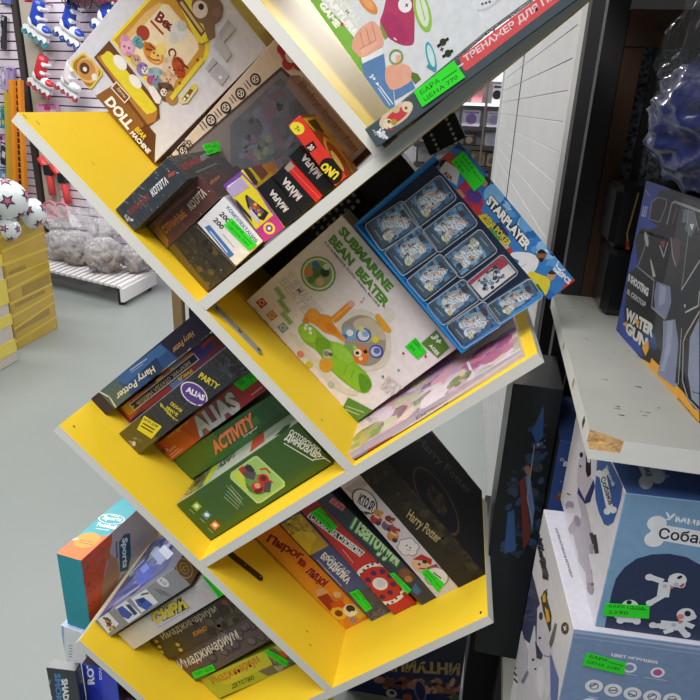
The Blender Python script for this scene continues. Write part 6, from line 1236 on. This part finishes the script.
# swim masks on red straps
def mask(label, pts, lens):
    r = empty('swim_mask', tuple(onwall(*lens)+WN*.08)); tag(r, label, 'swim mask', 'swim masks hanging on the slat wall'); M_ = Matrix.Translation(-Vector(r.location))
    RED = mat('red_strap', '#e84a48', .4, coat=.3); LENS = mat('clear_lens', '#f0dfe4', .08, alpha=.35, coat=1.0)
    P = [hit(x, y, WP+WN*.08, WN) for x, y in pts]; q = MB(); q.tube(P, .035, RED, n=8); q.build('strap', r, M_)
    q = MB(); c = P[len(P)//2]; q.box(c, (.08, .08, .10), BLACKM, bev=.01); q.build('buckle', r, M_)
    c = onwall(*lens)+WN*.08
    for s in (-1, 1):
        q = MB(); q.sph(c-WD*(.075*s), (.085, .05, .07), LENS, u=18, v=12); q.build('lens', r, M_)
        q = MB(); q.tube([c-WD*(.075*s)+(-WD)*(.085*math.cos(t))+EZ*(.07*math.sin(t))+WN*.03 for t in (2*math.pi*i/16 for i in range(16))], .012, mat('pink_rim', '#e88a9a', .4), n=6, closed=True); q.build('lens_rim', r, M_)
mask('swim mask on a red strap hanging left under the yellow board', [(40, 158), (44, 164), (49, 170), (51, 183), (53, 195)], (51, 212))
mask('swim mask on a red strap hanging right under the yellow board', [(52, 165), (57, 172), (63, 178), (66, 193), (69, 204)], (65, 208))
# ------------------------------------------------------------------ boxes on the low platform beside the bookcase
ZP = -1.16
mb = MB(); mb.box((-.29, .14, (ZP+ZF)/2), (.36, .28, ZP-ZF), BLACKM, bev=.004); tag(mb.build('platform'), 'low black platform under the boxes left of the bookcase', 'platform')
def vbox(name, label, cat, TLp, TRp, y, z0, depth, yaw=0, z1=None, **kw):
    a = math.radians(yaw); tl = atY(*TLp, y); n = Vector((math.sin(-a), -math.cos(a), 0)); n = Vector((-math.sin(a), -math.cos(a), 0))
    tr = hit(*TRp, tl, n); u = Vector((math.cos(a), -math.sin(a), 0)); w = (tr-tl).dot(u); zt_ = z1 if z1 is not None else (tl.z+tr.z)/2
    bl = Vector((tl.x, tl.y, z0)); br = bl+u*w; tp = Vector((br.x, br.y, zt_))
    return Bx(name, label, cat, tuple(bl), tuple(br), tuple(tp), plane=(tl, n), depth=depth, **kw)
b = vbox('toy_box', 'teal and orange sports game box standing left of the bookcase', 'toy box', (56.3, 554), (81, 560), .10, -.836, .27, yaw=9, col='#1f8f9c', sides={'all': '#1f8f9c', 'right': '#d8541f', 'top': '#27a5b4'})
SPORT = b
g = b.face('top'); g.k(40, 490, 5)
g.poly([(80, 322), (150, 250), (215, 225), (260, 225), (340, 230), (205, 352)], '#e87a3a'); g.disc((235, 250), 46, '#e0a03a'); g.line([(155, 250), (190, 243)], 7, '#e8ecec'); g.text('Sports', (308, 152), (402, 165), (322, 125), '#eef4f4', .04); g.ring((358, 145), 52, 5, '#eef4f4', asp=.55, rot=5); g.text('Football', (282, 180), (375, 198), (294, 160), '#eef4f4', .04); g.line([(280, 192), (345, 202)], 4, '#d8e8e8'); g.line([(200, 250), (270, 262)], 3, '#8a5a1c'); g.line([(195, 262), (265, 274)], 3, '#8a5a1c'); g.line([(355, 125), (395, 135)], 4, '#eef4f4')
h = b.face('right'); h.k(40, 490, 5)
h.poly([(360, 215), (640, -60), (640, 560), (300, 700), (320, 430), (330, 380), (360, 260)], '#b9aeae'); h.poly([(350, 320), (385, 345), (400, 420), (350, 560), (300, 640), (310, 480)], '#b4835a'); h.poly([(320, 290), (350, 290), (350, 340), (320, 370)], '#c06a2a')
h.poly([(395, 260), (420, 222), (450, 215), (455, 330), (440, 400), (400, 410)], '#1d5560'); h.text('Sports', (402, 245), (405, 395), (438, 235), '#e6ecec', .04); h.line([(382, 260), (385, 340)], 8, '#3a6a70')
h.specks([(215, 360), (320, 290), (310, 480), (220, 660)], ['#b9542a', '#c8663a', '#a84a24', '#8a8a90'], 26, 4, 12, 5)
b.done()
b = vbox('toy_box', 'white and pale blue box under the sports game box', 'toy box', (59.5, 621), (82, 629), .095, ZP+.001, .25, yaw=9, z1=-.838, col='#dfe4ea', sides={'all': '#9fb8d8'}); f = b.face(); f.k(40, 570, 4.375)
for i in range(5): f.line([(128, 330+i*12), (140, 332+i*12)], 4, '#8a98a8')
f.line([(98, 225), (105, 400)], 8, '#8fb0dc'); b.done()
b = vbox('toy_box', 'dark box with blue and white vertical lettering at the bottom left corner', 'toy box', (46.5, 672), (75, 667), -.03, ZP+.001, .022, yaw=-4, col='#2b3036', sides={'all': '#23282d', 'top': '#3a4046'}, kind='gloss_card'); f = b.face(); f.k(40, 570, 4.375)
f.text('SHADOW', (92, 478), (108, 640), (120, 474), '#e6eaec', .05); f.text('SMOKE', (62, 452), (72, 600), (90, 452), '#3a86c0', .04); f.line([(30, 560), (45, 480)], 4, '#8a9298'); f.disc((40, 555), 12, '#c9ced2'); b.done()
b = vbox('toy_box', 'bright blue box with white vertical lettering below the lowest yellow board', 'toy box', (76.5, 634), (112, 642), .012, ZP+.001, .075, yaw=2, z1=-.845, col='#2b3fc4', sides={'all': '#3a2a3a', 'left': '#4a3040'}, kind='gloss_card'); f = b.face(); f.k(40, 570, 4.375)
f.text('ROTATE', (240, 500), (228, 300), (208, 502), '#eef0f6', .05); f.text('DOUBLE FUN', (272, 478), (262, 340), (260, 480), '#dfe2f2', .03); f.poly([(170, 640), (220, 500), (300, 560), (300, 640)], '#2434b0'); b.done()
b = vbox('toy_box', 'dark plum box right of the bright blue one below the yellow board', 'toy box', (113, 668), (138, 690), .03, ZP+.001, .15, z1=-.945, col='#3a2a34', sides={'all': '#2e2228'}); f = b.face(); f.k(40, 570, 4.375); f.specks([(330, 500), (400, 560), (380, 640), (320, 600)], ['#6a4a5a', '#4a3a48', '#7a5a60'], 16, 5, 16, 4); b.done()
# black box in the gap and the upside down blue game
b = vbox('storage_box', 'tall plain black box in the gap behind the toy car box', 'box', (135, 500), (172, 520), .40, -1.299, .12, col='#121214', sides={'all': '#101012'}, kind='matte_card', z1=-.72); b.done()
b = vbox('board_game', 'dark blue game box standing upside down under the bookcase', 'board game', (349, 640), (467, 640), .45, -1.299, .08, z1=-.80, col='#1c2a58', sides={'all': '#16224a', 'right': '#2a4a7c'}); f = b.face(); f.k(320, 620, 3.889)
f.rect(60, -40, 600, 200, '#181f3a'); f.text('ИНТУИЦИЯ', (545, 160), (205, 140), (543, 216), '#b49a5e', .05); f.text('12+', (183, 290), (138, 288), (182, 310), '#dfe3ec', .03)
f.specks([(210, 215), (530, 240), (540, 290), (260, 270)], ['#8a5a48', '#6a4038', '#a87a64', '#3a2c34', '#54384a', '#c49a80'], 70, 8, 24, 5); f.ell((390, 275), (412, 300), (382, 310), '#8a6ab0'); f.ell((390, 275), (408, 296), (384, 304), '#2a2450'); f.disc((278, 285), 18, '#c4c0cc'); f.disc((280, 282), 9, '#33303c'); f.disc((340, 300), 16, '#b0563e'); f.specks([(500, 290), (560, 280), (560, 320), (500, 320)], ['#7a8a4a', '#4a5a3a'], 10, 5, 12, 2)
b.done()
# ------------------------------------------------------------------ light
def area(name, loc, size, sy, power, col=(1, .98, .96), rot=(0, 0, 0)):
    l = bpy.data.lights.new(name, 'AREA'); l.shape = 'RECTANGLE'; l.size = size; l.size_y = sy; l.energy = power; l.color = col
    o = bpy.data.objects.new(name, l); COL.objects.link(o); o.location = loc; o.rotation_euler = rot; return o
area('ceiling_or_fill_lamp', (-.25, -.95, 2.0), 1.3, .6, 42)
area('ceiling_or_fill_lamp', (-.3, -1.75, 1.95), 1.6, .6, 39, rot=(.45, 0, 0))  # fill light added behind the camera to brighten the upright box faces
area('ceiling_or_fill_lamp', (-1.9, -.4, 2.0), 1.3, .6, 36)
area('ceiling_or_fill_lamp', (-2.6, 2.4, 2.1), 2.4, .5, 62)
area('ceiling_or_fill_lamp', (-3.2, 3.6, 2.1), 2.4, .5, 50)
area('ceiling_or_fill_lamp', (.0, 2.2, 2.1), 1.2, .5, 16)
area('ceiling_or_fill_lamp', (.2, 5.4, 2.0), 1.4, .5, 120)
w = bpy.data.worlds.new('world'); SC.world = w; w.use_nodes = True
w.node_tree.nodes['Background'].inputs[0].default_value = (.80, .84, .90, 1); w.node_tree.nodes['Background'].inputs[1].default_value = .16
vs = SC.view_settings; vs.view_transform = 'Standard'; vs.look = 'None'; vs.gamma = 1; vs.exposure = 0; vs.use_curve_mapping = False
